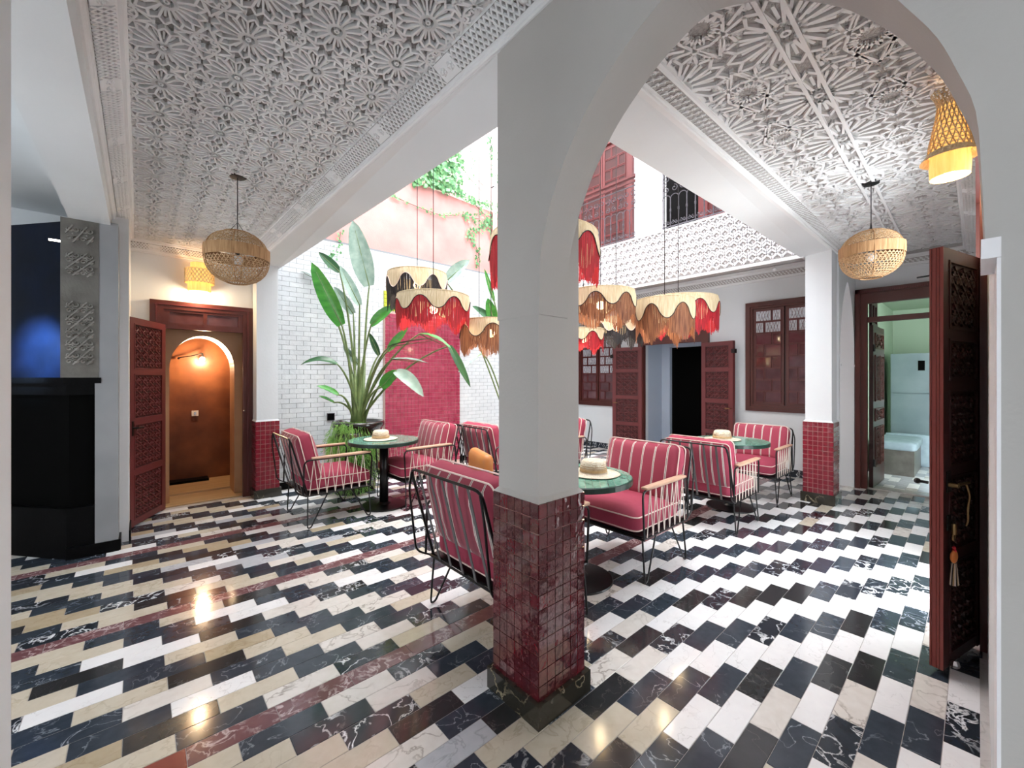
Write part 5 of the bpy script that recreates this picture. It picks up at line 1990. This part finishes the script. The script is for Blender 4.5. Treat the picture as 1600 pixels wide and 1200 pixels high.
# bushy skirt below
for k in range(1300):
    a = rr.uniform(0, 2*pi)
    z = rr.uniform(.10, .72)
    q = .21+.06*sin(3*a+z*6)
    strand(Vector((q*cos(a), q*sin(a), z)), Vector((cos(a+rr.uniform(-.6, .6)), sin(a+rr.uniform(-.6, .6)), rr.uniform(-.3, .5))), rr.uniform(.03, .12), rr.uniform(.02, .14), 3, .009)
fm.build('fronds', 'fern', fn, kind='stuff')
b = MB(); b.smooth = True
b.lathe([(.001, 0), (.16, 0), (.19, .40), (.20, .80), (.18, .82), (.001, .80)], n=24).build('pot', 'pot', fn)

# ivy on the pink wall
iv = thing('ivy', 'ivy hanging over the ledge of the pink courtyard wall', 'plant', (3.6, 6.60, 4.95))
O_ = Vector((3.6, 6.60, 4.95))
im_, sm_ = MB(), MB()
rr = random.Random(11)
def ivy_leaf(p, s):
    a = rr.uniform(0, 2*pi)
    u = Vector((cos(a), rr.uniform(-.4, .4), sin(a))).normalized()
    v = Vector((-sin(a), rr.uniform(-.6, .1), cos(a))).normalized()
    im_.add([p-u*s*.2, p+v*s*.5+u*s*.3, p+u*s, p-v*s*.5+u*s*.3], [(0, 1, 2, 3)])
def wall_y(px, py, yy):
    u, v = (px-800)/650, (590-py)/650
    r_ = Vector((SN+CS*u, CS-SN*u, v))
    return Vector((0, 0, EYE))+r_*(yy/r_.y)
for k in range(900):
    px = rr.uniform(645, 722)
    py = rr.uniform(225, 300)
    lim = 290+(px-650)*.25
    if py > lim-2 or py < 262-(px-650)*1.1:
        continue
    if rr.random() < (px-700)/40:
        continue
    ivy_leaf(wall_y(px, py, 6.41-rr.uniform(0, .12)+.02)-O_, rr.uniform(.05, .10))
trail = []
def trail_line(pts_px, nleaf, spread, s=(.03, .06), yy=6.40):
    ps = [wall_y(x, y, yy)-O_ for x, y in pts_px]
    sm_.tube(ps, .005, 4)
    for k in range(nleaf):
        i = rr.randrange(len(pts_px)-1)
        t_ = rr.random()
        x = lerp(pts_px[i][0], pts_px[i+1][0], t_)+rr.uniform(-spread, spread)
        y = lerp(pts_px[i][1], pts_px[i+1][1], t_)+rr.uniform(-spread, spread)
        ivy_leaf(wall_y(x, y, yy-.02)-O_, rr.uniform(*s))
trail_line([(695, 296), (720, 305), (745, 315), (775, 322)], 170, 5)
trail_line([(775, 322), (768, 340), (758, 352), (742, 360), (733, 366), (738, 380)], 130, 7)
trail_line([(740, 318), (760, 338), (770, 365), (772, 390)], 70, 6)
trail_line([(612, 305), (640, 318), (665, 328), (690, 337), (717, 336)], 36, 3, (.03, .05))
trail_line([(722, 334), (730, 340), (748, 342)], 34, 6)
trail_line([(765, 215), (770, 240), (773, 280), (774, 322)], 60, 4)
trail_line([(736, 222), (739, 250), (740, 275), (755, 290)], 22, 4, (.02, .04))
trail_line([(722, 262), (735, 280), (752, 298)], 14, 4, (.02, .04))
trail_line([(742, 380), (748, 398), (745, 415)], 26, 5)
trail_line([(532, 362), (530, 380), (522, 400), (515, 420)], 30, 7, (.03, .05))
trail_line([(770, 240), (785, 260), (800, 300), (830, 330)], 100, 9)
im_.build('leaves', 'ivy', iv, kind='stuff')
sm_.build('stems', 'stem', iv, kind='stuff')
# drain pipe and conduit on the back wall
dp = thing('drain_pipe', 'thin white pipe running down the pink wall beside the column', 'pipe', (5.20, 6.36, 3.7))
MB().tube([(0, 0, 0), (0, 0, 3.2)], .022, 8).tube([(.07, .02, 0), (.07, .02, 3.2)], .010, 6).build('pipe', 'white', dp)
for z in (.4, 1.6, 2.8):
    MB().box((-.03, -.02, z), (.03, .05, z+.02)).build('clip', 'iron', dp)
so_ = thing('wall_socket', 'small black outlet on the white brick wall beside the plant', 'socket', (2.10, 6.39, .97))
MB().box((-.045, -.02, -.045), (.045, 0, .045)).build('plate', 'black_matte', so_)
MB().box((-.055, -.008, -.055), (.055, 0, .055)).build('surround', 'iron', so_)

MB().box((1.12, 1.60, 3.75), (1.36, 6.4, 7.0)).box((1.12, 1.28, 3.75), (7.6, 1.60, 7.0)).build('wall_upper_storey', 'plaster', **STR)
# ---- the rest of the wings behind the photographer (unseen walls added to cut fill light, with an opening left for daylight)
MB().box((-3.3, -.6, 0), (-3.2, .9, 3.4)).box((-3.3, -1.75, 2.4), (-3.2, -.6, 3.4)).box((-3.3, -1.75, 0), (1.35, -1.6, 3.4)).build('wall_rear', 'plaster', **STR)
